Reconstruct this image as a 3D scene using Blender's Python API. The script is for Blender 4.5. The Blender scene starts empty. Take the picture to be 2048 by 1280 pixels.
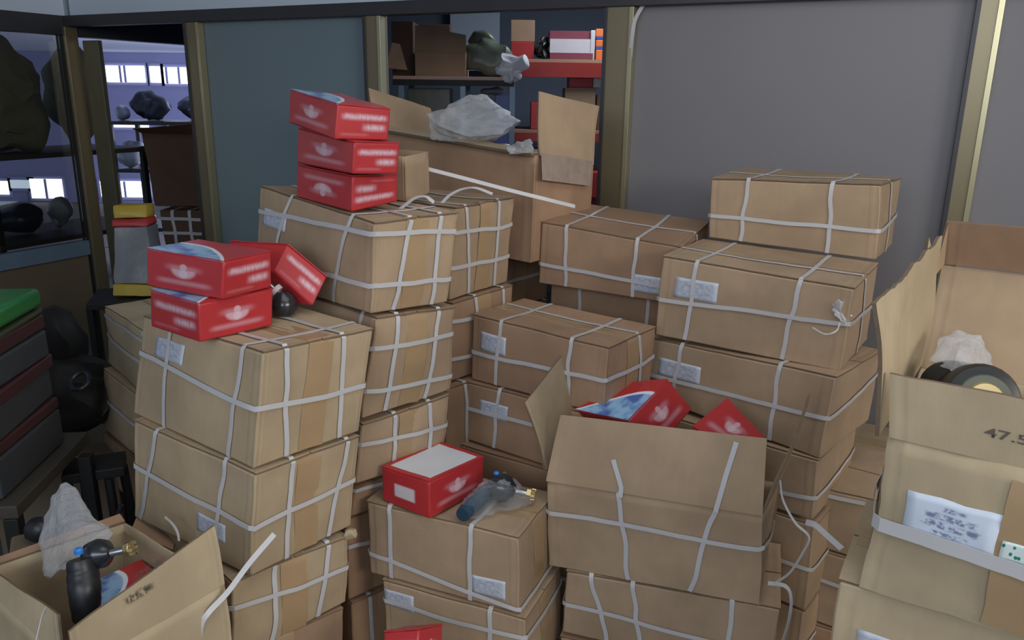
import bpy, bmesh, math, random, json
from mathutils import Vector, Matrix, noise
C = bpy.context.scene
COL = C.collection
# ---------------------------------------------------------------- camera
CAM_Z, FPX, PITCH, ROLL = 1.78, 1600.0, math.radians(15.8), math.radians(0.75)
cd = bpy.data.cameras.new('camera'); cam = bpy.data.objects.new('camera', cd); COL.objects.link(cam)
cd.sensor_fit = 'HORIZONTAL'; cd.sensor_width = 36.0; cd.lens = FPX * 36.0 / 2048.0
cd.clip_start = 0.05; cd.clip_end = 100
RM = Matrix.Rotation(math.pi/2 - PITCH, 3, 'X') @ Matrix.Rotation(ROLL, 3, 'Z')
cam.matrix_world = Matrix.Translation((0, 0, CAM_Z)) @ RM.to_4x4()
C.camera = cam
# ---------------------------------------------------------------- world and light
C.view_settings.view_transform = 'Standard'
try: C.view_settings.look = 'None'
except Exception: pass
C.view_settings.gamma = 1.0
C.view_settings.use_curve_mapping = False
C.view_settings.exposure = 0.06
w = bpy.data.worlds.new('world'); C.world = w; w.use_nodes = True
w.node_tree.nodes['Background'].inputs[0].default_value = (0.60, 0.74, 1.0, 1)
w.node_tree.nodes['Background'].inputs[1].default_value = 0.40
def area(name, loc, target, sx, sy, power, col):
    l = bpy.data.lights.new(name, 'AREA'); l.shape = 'RECTANGLE'; l.size = sx; l.size_y = sy
    l.energy = power; l.color = col
    o = bpy.data.objects.new(name, l); COL.objects.link(o); o.location = loc
    o.rotation_euler = (Vector(target) - Vector(loc)).to_track_quat('-Z', 'Y').to_euler()
    return o
area('shutter_daylight', (3.3, -1.4, 2.75), (0.3, 2.2, 0.9), 2.4, 1.6, 132, (1.0, 0.93, 0.82))
area('front_daylight', (-0.9, -2.0, 2.8), (0.0, 2.5, 0.9), 3.2, 1.6, 92, (0.86, 0.93, 1.0))
area('overhead_fill', (0.5, 1.1, 2.95), (0.5, 1.3, 0.0), 2.2, 1.6, 19, (0.93, 0.97, 1.0))  # added soft fill from above to brighten the box tops
area('hall_fill', (-1.9, 9.4, 1.5), (-5.0, 10.3, 1.5), 3.2, 1.4, 170, (0.72, 0.76, 1.0))  # added lamp, hidden behind the frosted panel, that brightens the hall
area('store_room_light', (0.6, 5.4, 2.9), (0.2, 5.4, 0.0), 0.6, 1.2, 40, (0.8, 0.9, 1.0))

def W(px, py, d):
    "world point seen at photo pixel px,py at depth d along the optical axis"
    return Vector((0, 0, CAM_Z)) + RM @ Vector(((px - 1024) / FPX * d, -(py - 640) / FPX * d, -d))
def ray(px, py): return RM @ Vector(((px - 1024) / FPX, -(py - 640) / FPX, -1.0))
def PJ(p):
    q = RM.transposed() @ (Vector(p) - Vector((0, 0, CAM_Z)))
    return (1024 + FPX * q.x / -q.z, 640 - FPX * q.y / -q.z, -q.z)
def on_plane(px, py, p0, n):
    r = ray(px, py); o = Vector((0, 0, CAM_Z)); return o + r * ((Vector(p0) - o).dot(n) / r.dot(n))
def on_z(px, py, z): return on_plane(px, py, (0, 0, z), Vector((0, 0, 1)))

# ---------------------------------------------------------------- materials
def sock(n, *names):
    for k in names:
        if k in n.inputs: return n.inputs[k]
class NT:
    def __init__(s, name):
        s.m = bpy.data.materials.new(name); s.m.use_nodes = True; s.t = s.m.node_tree
        s.b = s.t.nodes['Principled BSDF']; s.out = s.t.nodes['Material Output']
    def n(s, typ, **kw):
        x = s.t.nodes.new(typ)
        for k, v in kw.items(): setattr(x, k, v)
        return x
    def l(s, a, b): s.t.links.new(a, b)
    def math(s, op, a, b=None, clamp=False):
        x = s.n('ShaderNodeMath', operation=op); x.use_clamp = clamp
        for i, v in enumerate((a, b)):
            if v is None: continue
            if isinstance(v, (int, float)): x.inputs[i].default_value = v
            else: s.l(v, x.inputs[i])
        return x.outputs[0]
    def step(s, v, a, b):
        x = s.n('ShaderNodeMapRange', interpolation_type='SMOOTHSTEP')
        s.l(v, x.inputs[0]); x.inputs[1].default_value = a; x.inputs[2].default_value = b
        x.inputs[3].default_value = 0; x.inputs[4].default_value = 1
        return x.outputs[0]
    def uv(s):
        if not hasattr(s, '_uv'):
            u = s.n('ShaderNodeUVMap'); sp = s.n('ShaderNodeSeparateXYZ'); s.l(u.outputs[0], sp.inputs[0]); s._uv = (sp.outputs[0], sp.outputs[1])
            s._uvv = u.outputs[0]
        return s._uv
    def rect(s, u0, u1, v0, v1, soft=.02):
        u, v = s.uv()
        a = s.math('MULTIPLY', s.step(u, u0 - soft, u0 + soft), s.step(u, u1 + soft, u1 - soft))
        b = s.math('MULTIPLY', s.step(v, v0 - soft, v0 + soft), s.step(v, v1 + soft, v1 - soft))
        return s.math('MULTIPLY', a, b)
    def disc(s, cu, cv, ru, rv, soft=.25):
        u, v = s.uv()
        a = s.math('POWER', s.math('DIVIDE', s.math('SUBTRACT', u, cu), ru), 2.0)
        b = s.math('POWER', s.math('DIVIDE', s.math('SUBTRACT', v, cv), rv), 2.0)
        return s.step(s.math('ADD', a, b), 1 + soft, 1 - soft)
    def noise(s, scale, detail=3, vec=None, rough=.5, stretch=None):
        x = s.n('ShaderNodeTexNoise'); x.inputs['Scale'].default_value = scale; x.inputs['Detail'].default_value = detail
        x.inputs['Roughness'].default_value = rough
        if vec is None: vec = s.n('ShaderNodeTexCoord').outputs['Object']
        if stretch:
            mp = s.n('ShaderNodeMapping'); s.l(vec, mp.inputs[0]); mp.inputs['Scale'].default_value = stretch; vec = mp.outputs[0]
        s.l(vec, x.inputs['Vector']); return x.outputs[0]
    def mix(s, f, a, b):
        x = s.n('ShaderNodeMix', data_type='RGBA')
        if isinstance(f, (int, float)): x.inputs[0].default_value = f
        else: s.l(f, x.inputs[0])
        for i, v in ((6, a), (7, b)):
            if isinstance(v, tuple): x.inputs[i].default_value = (*v, 1) if len(v) == 3 else v
            else: s.l(v, x.inputs[i])
        return x.outputs[2]
    def bump(s, h, strength=.3, dist=.01):
        x = s.n('ShaderNodeBump'); x.inputs['Strength'].default_value = strength; x.inputs['Distance'].default_value = dist
        s.l(h, x.inputs['Height']); s.l(x.outputs[0], s.b.inputs['Normal'])
    def set(s, col=None, rough=None, metal=None, spec=None, alpha=None, trans=None):
        if col is not None:
            if isinstance(col, tuple): s.b.inputs['Base Color'].default_value = (*col, 1)
            else: s.l(col, s.b.inputs['Base Color'])
        if rough is not None: s.b.inputs['Roughness'].default_value = rough
        if metal is not None: s.b.inputs['Metallic'].default_value = metal
        if spec is not None: s.b.inputs['Specular IOR Level'].default_value = spec
        if trans is not None: s.b.inputs['Transmission Weight'].default_value = trans
        return s
def S2L(*c): return tuple(((x/255)/12.92 if x/255 <= .04045 else ((x/255+.055)/1.055)**2.4) for x in c)
M = {}
def simple(name, col, rough=.6, metal=0, var=.15, nscale=8, bump=0, spec=None):
    t = NT(name); dark = tuple(x*(1-var) for x in col); light = tuple(min(1, x*(1+var)) for x in col)
    f = t.noise(nscale, 4); t.set(t.mix(f, dark, light), rough, metal, spec)
    if bump: t.bump(t.noise(nscale*4, 3), bump, .004)
    M[name] = t.m; return t.m
def cardboard(name, col):
    t = NT(name); uv = t.uv()
    big = t.noise(3.5, 3, rough=.6)
    fib = t.noise(60, 3, stretch=(1, 1, .25))
    d = tuple(x*.84 for x in col); l = tuple(min(1, x*1.12) for x in col)
    c = t.mix(t.step(big, .3, .7), d, l)
    c = t.mix(t.math('MULTIPLY', fib, .22), c, tuple(x*.55 for x in col))
    # scuffed spots
    sc = t.step(t.noise(14, 5, rough=.7), .66, .74)
    c = t.mix(t.math('MULTIPLY', sc, .28), c, tuple(min(1, x*1.35) for x in col))
    t.set(c, .78, 0, .25)
    # corrugation and creases close to the folded edges
    u = uv[0]; wv = t.math('SINE', t.math('MULTIPLY', u, 380.0))
    ed = t.math('ADD', t.step(u, .075, .05), t.step(u, .925, .95))
    cr = t.math('MULTIPLY', t.math('SINE', t.math('MULTIPLY', u, 120.0)), ed)
    h = t.math('ADD', t.math('MULTIPLY', wv, .012), t.math('MULTIPLY', cr, .22))
    h = t.math('ADD', h, t.math('MULTIPLY', t.noise(9, 4), 1.6))
    t.bump(h, .35, .006)
    M[name] = t.m; return t.m
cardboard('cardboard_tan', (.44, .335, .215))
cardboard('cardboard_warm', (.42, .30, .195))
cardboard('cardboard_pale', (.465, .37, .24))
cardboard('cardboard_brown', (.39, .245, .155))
simple('cardboard_core', (.16, .11, .07), .9, var=.3, nscale=60)
def tape():
    t = NT('tape'); f = t.noise(12, 4, stretch=(1, 1, .2)); t.set(t.mix(f, (.35, .23, .125), (.42, .29, .165)), .33, 0, .45)
    t.bump(t.noise(30, 3), .2, .003); M['tape'] = t.m
tape()
def clear_tape():
    t = NT('clear_tape'); f = t.noise(25, 4); t.set(t.mix(f, (.27, .19, .13), (.42, .34, .30)), .2, 0, .6); t.bump(t.noise(40, 4), .5, .004); M['clear_tape'] = t.m
clear_tape()
def strap_m():
    t = NT('strap'); t.set((.53, .52, .53), .32, 0, .5)
    t.bump(t.noise(300, 1), .15, .0005); t.b.inputs['Subsurface Weight'].default_value = 0
    M['strap'] = t.m
strap_m()
def red_mats():
    RED, DR = (.47, .034, .038), (.38, .026, .032)
    WH = (.64, .46, .52)
    for nm in ('red_plain', 'red_logo', 'red_logo_inverted', 'red_text', 'red_text_inverted'):
        t = NT(nm); base = t.mix(t.noise(10, 3), DR, RED)
        u, v = t.uv(); inv = nm.endswith('inverted')
        V = (lambda a: 1 - a) if inv else (lambda a: a)
        def R(u0, u1, v0, v1, s=.03):
            s = s*1.9
            if inv: u0, u1, v0, v1 = 1-u1, 1-u0, 1-v1, 1-v0
            return t.rect(u0, u1, v0, v1, s)
        if 'logo' in nm:
            cu = .5; cv = V(.60)
            bowl = t.math('MULTIPLY', t.disc(cu, cv, .16, .22, .4), t.step(v, cv + (.05 if not inv else -.05), cv + (-.02 if not inv else .02)))
            wing = R(.30, .70, .60, .68, .05)
            knob = t.disc(cu, V(.66), .05, .10, .5)
            core = t.disc(cu, V(.50), .07, .12, .5)
            m = t.math('MAXIMUM', t.math('MAXIMUM', t.math('MULTIPLY', bowl, .75), core), t.math('MAXIMUM', t.math('MULTIPLY', wing, .6), t.math('MULTIPLY', knob, .8)))
            line = t.math('MULTIPLY', R(.16, .84, .22, .31, .04), .5)
            m = t.math('MAXIMUM', m, line)
        elif 'text' in nm:
            nz = t.noise(1.0, 2, vec=t._uvv, stretch=(34, 3, 1)); k = t.step(nz, .30, .62)
            k = t.math('ADD', t.math('MULTIPLY', k, .5), .5)
            a = t.math('MULTIPLY', R(.12, .92, .62, .76, .04), k)
            b = t.math('MULTIPLY', R(.52, .90, .30, .46, .045), k)
            c = t.math('MULTIPLY', R(.10, .60, .14, .18, .03), .28)
            m = t.math('MAXIMUM', t.math('MAXIMUM', a, b), c)
        else: m = 0.0
        t.set(t.mix(m, base, WH) if not isinstance(m, float) else base, .38, 0, .4)
        M[nm] = t.m
    for nm2 in ('red_swoosh', 'red_swoosh_mirror'):
     t = NT(nm2); u, v = t.uv()
     if nm2 != 'red_swoosh': u = t.math('SUBTRACT', 1.0, u)
    # blue field with a curved white border on red
     cur = t.math('ADD', v, t.math('MULTIPLY', t.math('POWER', t.math('SUBTRACT', u, .15), 2.0), .95))
     m_blue = t.step(cur, .66, .63); m_wh = t.math('MULTIPLY', t.step(cur, .70, .68), t.step(cur, .60, .64))
     blue = t.mix(t.step(t.noise(1.0, 3, vec=t._uvv, stretch=(3, 3, 1)), .4, .62), (.30, .50, .72), (.07, .15, .42))
     c = t.mix(m_blue, RED, blue); c = t.mix(m_wh, c, (.8, .82, .9)); t.set(c, .25, 0, .5); M[nm2] = t.m
    t = NT('white_top_card'); m = t.rect(.09, .93, .08, .93, .006)
    t.set(t.mix(m, RED, (.66, .67, .70)), .45); M['white_top_card'] = t.m
    t = NT('red_end_label'); m = t.rect(.28, .70, .30, .66, .03)
    t.set(t.mix(m, RED, (.66, .60, .62)), .4); M['red_end_label'] = t.m
red_mats()
def label_m(name, big=False):
    t = NT(name); u, v = t.uv()
    nz = t.noise(1.0, 3, vec=t._uvv, stretch=(11 if big else 9, 8 if big else 7, 1), rough=.7)
    ink = t.step(nz, .40, .58)
    if big:
        rows = None
        for (a, b_, c_, d_) in ((.42, .66, .72, .82), (.24, .80, .52, .66), (.20, .84, .32, .48), (.34, .72, .13, .25)):
            r = t.rect(a, b_, c_, d_, .03); rows = r if rows is None else t.math('MAXIMUM', rows, r)
        ink = t.math('MULTIPLY', t.math('MULTIPLY', rows, ink), .85)
        c = t.mix(ink, (.60, .67, .78), (.13, .14, .28))
    else:
        ink = t.math('MULTIPLY', t.math('MULTIPLY', ink, t.rect(.1, .9, .12, .88, .08)), .42)
        c = t.mix(ink, (.52, .56, .64), (.18, .19, .27))
    t.set(c, .5); M[name] = t.m
label_m('label_small'); label_m('label_big', True)
def smudge():
    t = NT('ink_smudge'); t.uv(); m = t.step(t.noise(1.0, 3, vec=t._uvv, stretch=(12, 3, 1)), .40, .60)
    m = t.math('MULTIPLY', m, t.rect(.14, .86, .28, .72, .14)); t.set((.06, .055, .05), .8)
    tr = t.n('ShaderNodeBsdfTransparent'); mx = t.n('ShaderNodeMixShader'); t.l(t.math('MULTIPLY', m, .75), mx.inputs[0])
    t.l(tr.outputs[0], mx.inputs[1]); t.l(t.b.outputs[0], mx.inputs[2]); t.l(mx.outputs[0], t.out.inputs[0]); M['ink_smudge'] = t.m
smudge()
def sprig():
    t = NT('sprig_tape'); t.uv(); v = t.n('ShaderNodeTexVoronoi'); v.feature = 'F1'
    mp = t.n('ShaderNodeMapping'); t.l(t._uvv, mp.inputs[0]); mp.inputs['Scale'].default_value = (7, 3, 1); t.l(mp.outputs[0], v.inputs['Vector'])
    v.inputs['Scale'].default_value = 1.0
    m = t.step(v.outputs['Distance'], .34, .28)
    t.set(t.mix(m, (.66, .76, .74), (.03, .22, .17)), .4); M['sprig_tape'] = t.m
sprig()
def film(name, col, alpha):
    t = NT(name); t.set(col, .3, 0, .6); tr = t.n('ShaderNodeBsdfTransparent'); mx = t.n('ShaderNodeMixShader')
    lw = t.n('ShaderNodeLayerWeight'); lw.inputs[0].default_value = .35
    f = t.math('ADD', t.math('MULTIPLY', lw.outputs['Facing'], .45), t.math('ADD', t.math('MULTIPLY', t.noise(12, 4), .3), alpha), clamp=True)
    t.l(f, mx.inputs[0]); t.l(tr.outputs[0], mx.inputs[1]); t.l(t.b.outputs[0], mx.inputs[2]); t.l(mx.outputs[0], t.out.inputs[0])
    t.bump(t.noise(22, 5, rough=.7), 1.0, .012); M[name] = t.m
film('plastic_film', (.62, .63, .66), .10)
film('clear_film', (.55, .58, .62), -.08)
def glass(name, tint=.8):
    t = NT(name); tr = t.n('ShaderNodeBsdfTransparent'); tr.inputs[0].default_value = (tint, tint, tint*.97, 1)
    gl = t.n('ShaderNodeBsdfGlossy'); gl.inputs['Roughness'].default_value = .03; mx = t.n('ShaderNodeMixShader')
    fr = t.n('ShaderNodeFresnel'); t.l(t.math('ADD', fr.outputs[0], .05), mx.inputs[0])
    t.l(tr.outputs[0], mx.inputs[1]); t.l(gl.outputs[0], mx.inputs[2]); t.l(mx.outputs[0], t.out.inputs[0]); M[name] = t.m
glass('window_glass')
def bronze():
    t = NT('bronze_aluminium'); f = t.noise(3, 3, stretch=(1, 1, .1)); t.set(t.mix(f, (.20, .165, .10), (.27, .225, .14)), .35, .55); M['bronze_aluminium'] = t.m
    t = NT('brass_bead'); t.set((.46, .41, .25), .3, .7); M['brass_bead'] = t.m
bronze()
simple('dark_aluminium', (.045, .045, .05), .4, .3)
def frosted():
    for nm, c1, c2 in (('frosted_blue', (.15, .205, .235), (.175, .23, .26)), ('frosted_grey', (.18, .17, .183), (.20, .193, .205))):
        t = NT(nm); t.set(t.mix(t.noise(1.2, 2), c1, c2), .42, 0, .35); t.bump(t.noise(400, 1), .04, .001); M[nm] = t.m
frosted()
simple('white_paint', (.56, .64, .74), .7, var=.05, nscale=2)
simple('ceiling_paint', (.6, .63, .68), .8, var=.05)
simple('concrete', (.10, .095, .085), .85, var=.3, nscale=3, bump=.3)
simple('dark_wood', (.17, .13, .085), .55, var=.35, nscale=3)
simple('dark_plank', (.055, .045, .035), .6, var=.35, nscale=3)
simple('black_rubber', (.012, .013, .015), .42, var=.3)
simple('black_gloss', (.02, .022, .026), .22, var=.2, spec=.6)
simple('steel', (.45, .46, .48), .28, .9, var=.1)
simple('brass', (.62, .48, .24), .3, .85, var=.1)
simple('blue_plastic', (.03, .20, .62), .35, var=.1)
simple('navy_sleeve', (.018, .05, .09), .4, var=.3)
simple('black_iron', (.018, .017, .017), .6, .3, var=.4, bump=.3)
simple('olive_cloth', (.21, .20, .145), .9, var=.4, nscale=4, bump=.4)
simple('olive_plastic', (.10, .11, .08), .38, var=.35, nscale=6, bump=.3)
simple('grey_plastic_bag', (.15, .16, .18), .35, var=.3, nscale=7, bump=.4)
simple('white_plastic_bag', (.62, .60, .64), .4, var=.1, nscale=7, bump=.3)
simple('yellow_plastic', (.42, .30, .03), .45, var=.25)
simple('red_paint', (.27, .022, .018), .45, var=.2)
simple('red_card', (.36, .025, .025), .5, var=.2)
simple('orange_card', (.70, .15, .03), .5, var=.15)
simple('blue_card', (.04, .07, .30), .5, var=.2)
simple('pile_maroon', (.055, .014, .017), .5, var=.2)
simple('pile_grey', (.038, .042, .048), .5, var=.25)
simple('maroon_card', (.20, .04, .06), .5, var=.2)
simple('white_card', (.52, .48, .50), .5, var=.1)
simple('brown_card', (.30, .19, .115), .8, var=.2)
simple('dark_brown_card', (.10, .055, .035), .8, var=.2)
simple('pale_blue_steel', (.17, .25, .33), .45, .2, var=.15)
simple('shelf_edge', (.50, .32, .26), .6, var=.1)
simple('green_film', (.016, .17, .035), .3, var=.15)
simple('green_dark', (.04, .05, .02), .5, var=.3)
simple('blue_bin', (.02, .05, .22), .4, var=.2)
simple('grey_card', (.14, .15, .16), .6, var=.15)
simple('hall_wall', (.24, .25, .42), .8, var=.1, nscale=2)
simple('hall_ceiling', (.55, .60, .74), .8, var=.1, nscale=2)
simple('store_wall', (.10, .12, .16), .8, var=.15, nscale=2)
simple('store_pale_wall', (.42, .48, .56), .8, var=.1, nscale=2)
simple('oily_metal', (.05, .055, .07), .35, .5, var=.5, nscale=6, bump=.4)
simple('pale_wrapped', (.42, .46, .50), .25, var=.4, nscale=8, bump=.5)
def daylit(name, col, s):
    t = NT(name); t.set((.8, .8, .8), .5); t.b.inputs['Emission Color'].default_value = (*col, 1); t.b.inputs['Emission Strength'].default_value = s; M[name] = t.m
daylit('daylit_window', (.92, .95, 1.0), 2.2)
daylit('daylit_window_dim', (.55, .72, .9), .75)

# ---------------------------------------------------------------- mesh helpers
def link(name, bm, mats, parent=None, smooth=True):
    me = bpy.data.meshes.new(name)
    bmesh.ops.recalc_face_normals(bm, faces=bm.faces)
    bm.to_mesh(me); bm.free()
    if not isinstance(mats, (list, tuple)): mats = [mats]
    for m in mats: me.materials.append(M[m])
    if smooth:
        for p in me.polygons: p.use_smooth = True
        try: me.set_sharp_from_angle(angle=math.radians(38))
        except Exception: pass
    o = bpy.data.objects.new(name, me); COL.objects.link(o)
    if parent:
        o.parent = parent; o.matrix_parent_inverse = parent.matrix_world.inverted()
        o.matrix_parent_inverse = Matrix.Translation(-parent.location)
    return o
def thing(name, label, cat, loc, group=None):
    o = bpy.data.objects.new(name, None); COL.objects.link(o); o.location = loc; o.empty_display_size = .05
    o['label'] = label; o['category'] = cat
    if group: o['group'] = group
    return o
def tag(o, label, cat, group=None, kind=None):
    o['label'] = label; o['category'] = cat
    if group: o['group'] = group
    if kind: o['kind'] = kind
    return o
def struct(o): o['kind'] = 'structure'; return o
def add_box(bm, c, s, rot=0.0, mi=0, mat=None):
    "box centred at c with full sizes s, turned by rot about z (or by a 3x3 matrix)"
    R = mat if mat is not None else Matrix.Rotation(rot, 3, 'Z')
    vs = [bm.verts.new(Vector(c) + R @ Vector((s[0]*x/2, s[1]*y/2, s[2]*z/2))) for x in (-1, 1) for y in (-1, 1) for z in (-1, 1)]
    for f in ((0, 1, 3, 2), (4, 6, 7, 5), (0, 4, 5, 1), (2, 3, 7, 6), (0, 2, 6, 4), (1, 5, 7, 3)):
        q = bm.faces.new([vs[i] for i in f]); q.material_index = mi
    return vs
def bevel(o, w=.003, seg=2, ang=50):
    m = o.modifiers.new('bevel', 'BEVEL'); m.width = w; m.segments = seg; m.limit_method = 'ANGLE'; m.angle_limit = math.radians(ang); return o
def box(name, mat, c, s, rot=0, parent=None, bev=.003):
    bm = bmesh.new(); add_box(bm, c, s, rot); o = link(name, bm, mat, parent, smooth=False)
    if bev: bevel(o, bev)
    return o
def add_lathe(bm, base, axis, prof, seg=20):
    "prof: list of (distance along axis, radius)"
    ax = Vector(axis).normalized(); a = ax.orthogonal().normalized(); b = ax.cross(a); rings = []
    for t, r in prof:
        rings.append([bm.verts.new(Vector(base) + ax*t + (a*math.cos(k*2*math.pi/seg) + b*math.sin(k*2*math.pi/seg))*max(r, 1e-4)) for k in range(seg)])
    for i in range(len(rings)-1):
        for k in range(seg): bm.faces.new((rings[i][k], rings[i][(k+1) % seg], rings[i+1][(k+1) % seg], rings[i+1][k]))
    bm.faces.new(rings[0][::-1]); bm.faces.new(rings[-1])
def lathe(name, mat, base, axis, prof, parent=None, seg=20):
    bm = bmesh.new(); add_lathe(bm, base, axis, prof, seg); return link(name, bm, mat, parent)
def tube(name, mat, pts, r, parent=None, seg=10):
    bm = bmesh.new(); add_tube(bm, pts, r, seg); return link(name, bm, mat, parent)
def add_tube(bm, pts, r, seg=10):
    pts = [Vector(p) for p in pts]; prev = None; rings = []
    for i, p in enumerate(pts):
        t = (pts[min(i+1, len(pts)-1)] - pts[max(i-1, 0)]).normalized()
        a = t.orthogonal().normalized() if prev is None else (prev - t*prev.dot(t)).normalized()
        prev = a; b = t.cross(a); rr = r[i] if isinstance(r, (list, tuple)) else r
        rings.append([bm.verts.new(p + (a*math.cos(k*2*math.pi/seg) + b*math.sin(k*2*math.pi/seg))*rr) for k in range(seg)])
    for i in range(len(rings)-1):
        for k in range(seg): bm.faces.new((rings[i][k], rings[i][(k+1) % seg], rings[i+1][(k+1) % seg], rings[i+1][k]))
    bm.faces.new(rings[0][::-1]); bm.faces.new(rings[-1])
def smoothpts(pts, n=8):
    P = [Vector(p) for p in pts]; P = [P[0]*2-P[1]] + P + [P[-1]*2-P[-2]]; out = []
    for i in range(1, len(P)-2):
        for k in range(n):
            t = k/n; a, b, c, d = P[i-1:i+3]
            out.append(.5*((2*b)+(c-a)*t+(2*a-5*b+4*c-d)*t*t+(3*b-a-3*c+d)*t**3))
    out.append(P[-2]); return out
def add_ribbon(bm, pts, nrm, width, th=.0012):
    n = len(pts); rings = []
    for i in range(n):
        t = (pts[min(i+1, n-1)] - pts[max(i-1, 0)]).normalized(); nn = nrm[i]
        nn = (nn - t*nn.dot(t)); nn = nn.normalized() if nn.length > 1e-6 else t.orthogonal().normalized()
        s = t.cross(nn)*width/2
        rings.append([bm.verts.new(pts[i] + a*s + b*nn*th/2) for a, b in ((-1, -1), (1, -1), (1, 1), (-1, 1))])
    for i in range(n-1):
        for k in range(4): bm.faces.new((rings[i][k], rings[i][(k+1) % 4], rings[i+1][(k+1) % 4], rings[i+1][k]))
    bm.faces.new(rings[0][::-1]); bm.faces.new(rings[-1])
def loose_strap(name, pts, parent, width=.011, face=None):
    P = smoothpts(pts, 8); f = Vector(face) if face else Vector((0, -1, .35))
    bm = bmesh.new(); add_ribbon(bm, P, [f]*len(P), width); return link(name, bm, 'strap', parent)
SURF = {}
def slab(name, mat, quad, th, nrm, parent=None, nu=10, nv=8, amp=.004, bend=0.0, rag=0.0, seed=0, uvflip=False):
    """corrugated panel: quad = base0, base1, top1, top0; th thickness; bend bows it along nrm; rag tears the top edge"""
    a, b, c, d = [Vector(q) for q in quad]; n = (b-a).cross(d-a).normalized()
    if n.dot(Vector(nrm)) < 0: n = -n
    def sf(u, v, off=0):
        p = (a*(1-u)+b*u)*(1-v)+(d*(1-u)+c*u)*v
        o = bend*4*v*(1-v)*.5+bend*v*v + amp*noise.noise(p*7+Vector((seed, 0, 0)))*(.3+v)
        return p+n*(o+off)
    bm = bmesh.new(); uvl = bm.loops.layers.uv.new('UVMap'); G = []
    for side in (0, 1):
        g = []
        for j in range(nv+1):
            row = []
            for i in range(nu+1):
                u, v = i/nu, j/nv; p = (a*(1-u)+b*u)*(1-v)+(d*(1-u)+c*u)*v
                o = bend*4*v*(1-v)*.5+bend*v*v + amp*noise.noise(p*7+Vector((seed, 0, 0)))*(.3+v)
                if rag and j == nv: p = p + (d-a).normalized()*rag*(noise.noise(Vector((u*9, seed, 0)))+.5*noise.noise(Vector((u*37, seed, 3))))
                row.append(bm.verts.new(p + n*(o - side*th)))
            g.append(row)
        G.append(g)
    uvs = {}
    def F(vs, uv, mi=0):
        f = bm.faces.new(vs); f.material_index = mi
        for lp, q in zip(f.loops, uv): lp[uvl].uv = q
    for s in (0, 1):
        for j in range(nv):
            for i in range(nu):
                g = G[s]; F([g[j][i], g[j][i+1], g[j+1][i+1], g[j+1][i]], [(i/nu, j/nv), ((i+1)/nu, j/nv), ((i+1)/nu, (j+1)/nv), (i/nu, (j+1)/nv)])
    e = [(0, i, 0, i+1) for i in range(nu)] + [(nv, i, nv, i+1) for i in range(nu)] + [(j, 0, j+1, 0) for j in range(nv)] + [(j, nu, j+1, nu) for j in range(nv)]
    for j0, i0, j1, i1 in e:
        F([G[0][j0][i0], G[0][j1][i1], G[1][j1][i1], G[1][j0][i0]], [(0, 0)]*4, 1)
    o = link(name, bm, [mat, 'cardboard_core'] if isinstance(mat, str) else mat, parent)
    SURF[o.name] = (sf, (a, b, c, d), n)
    return o
def patch(name, mat, quad, parent=None, off=.001, nrm=(0, -1, 0), th=.0004, nu=4, nv=4):
    a, b, c, d = [Vector(q) for q in quad]; n = (b-a).cross(d-a).normalized()
    if n.dot(Vector(nrm)) < 0: n = -n
    bm = bmesh.new(); uvl = bm.loops.layers.uv.new('UVMap'); g = []
    for j in range(nv+1):
        g.append([bm.verts.new((a*(1-i/nu)+b*i/nu)*(1-j/nv)+(d*(1-i/nu)+c*i/nu)*j/nv+n*off) for i in range(nu+1)])
    for j in range(nv):
        for i in range(nu):
            f = bm.faces.new((g[j][i], g[j][i+1], g[j+1][i+1], g[j+1][i]))
            for lp, q in zip(f.loops, ((i, j), (i+1, j), (i+1, j+1), (i, j+1))): lp[uvl].uv = (q[0]/nu, q[1]/nv)
    return link(name, bm, mat, parent)
def crumple(name, mat, pts, parent=None, sub=2, amp=.02, freq=9, seed=0, folds=0.0):
    bm = bmesh.new()
    for p in pts: bm.verts.new(p)
    bmesh.ops.convex_hull(bm, input=bm.verts)
    bmesh.ops.delete(bm, geom=[v for v in bm.verts if not v.link_faces], context='VERTS')
    bmesh.ops.triangulate(bm, faces=bm.faces)
    for k in range(sub + (2 if folds else 0)):
        bmesh.ops.subdivide_edges(bm, edges=bm.edges, cuts=1, use_grid_fill=True, smooth=.0 if folds else .35)
    c = Vector((0, 0, 0))
    for v in bm.verts: c += v.co
    c /= len(bm.verts)
    for v in bm.verts:
        d = (v.co-c).normalized(); q = v.co*freq+Vector((seed*3.1, seed, 0))
        if folds:
            w1 = q+noise.noise_vector(q*.7)*.8
            r1 = 1-abs(noise.noise(w1))*3.2; r2 = 1-abs(noise.noise(w1*2.3+Vector((9, 0, 0))))*3.2; r3 = noise.noise(q*6)
            v.co += d*amp*(r1*.8+r2*.45+r3*.25-.6) + noise.noise_vector(q*.9)*amp*.8
        else:
            k = abs(noise.noise(q))*2-.5+.6*noise.noise(q*2.3)
            v.co += d*amp*k + noise.noise_vector(q*1.4)*amp*.35
    return link(name, bm, mat, parent)

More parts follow.
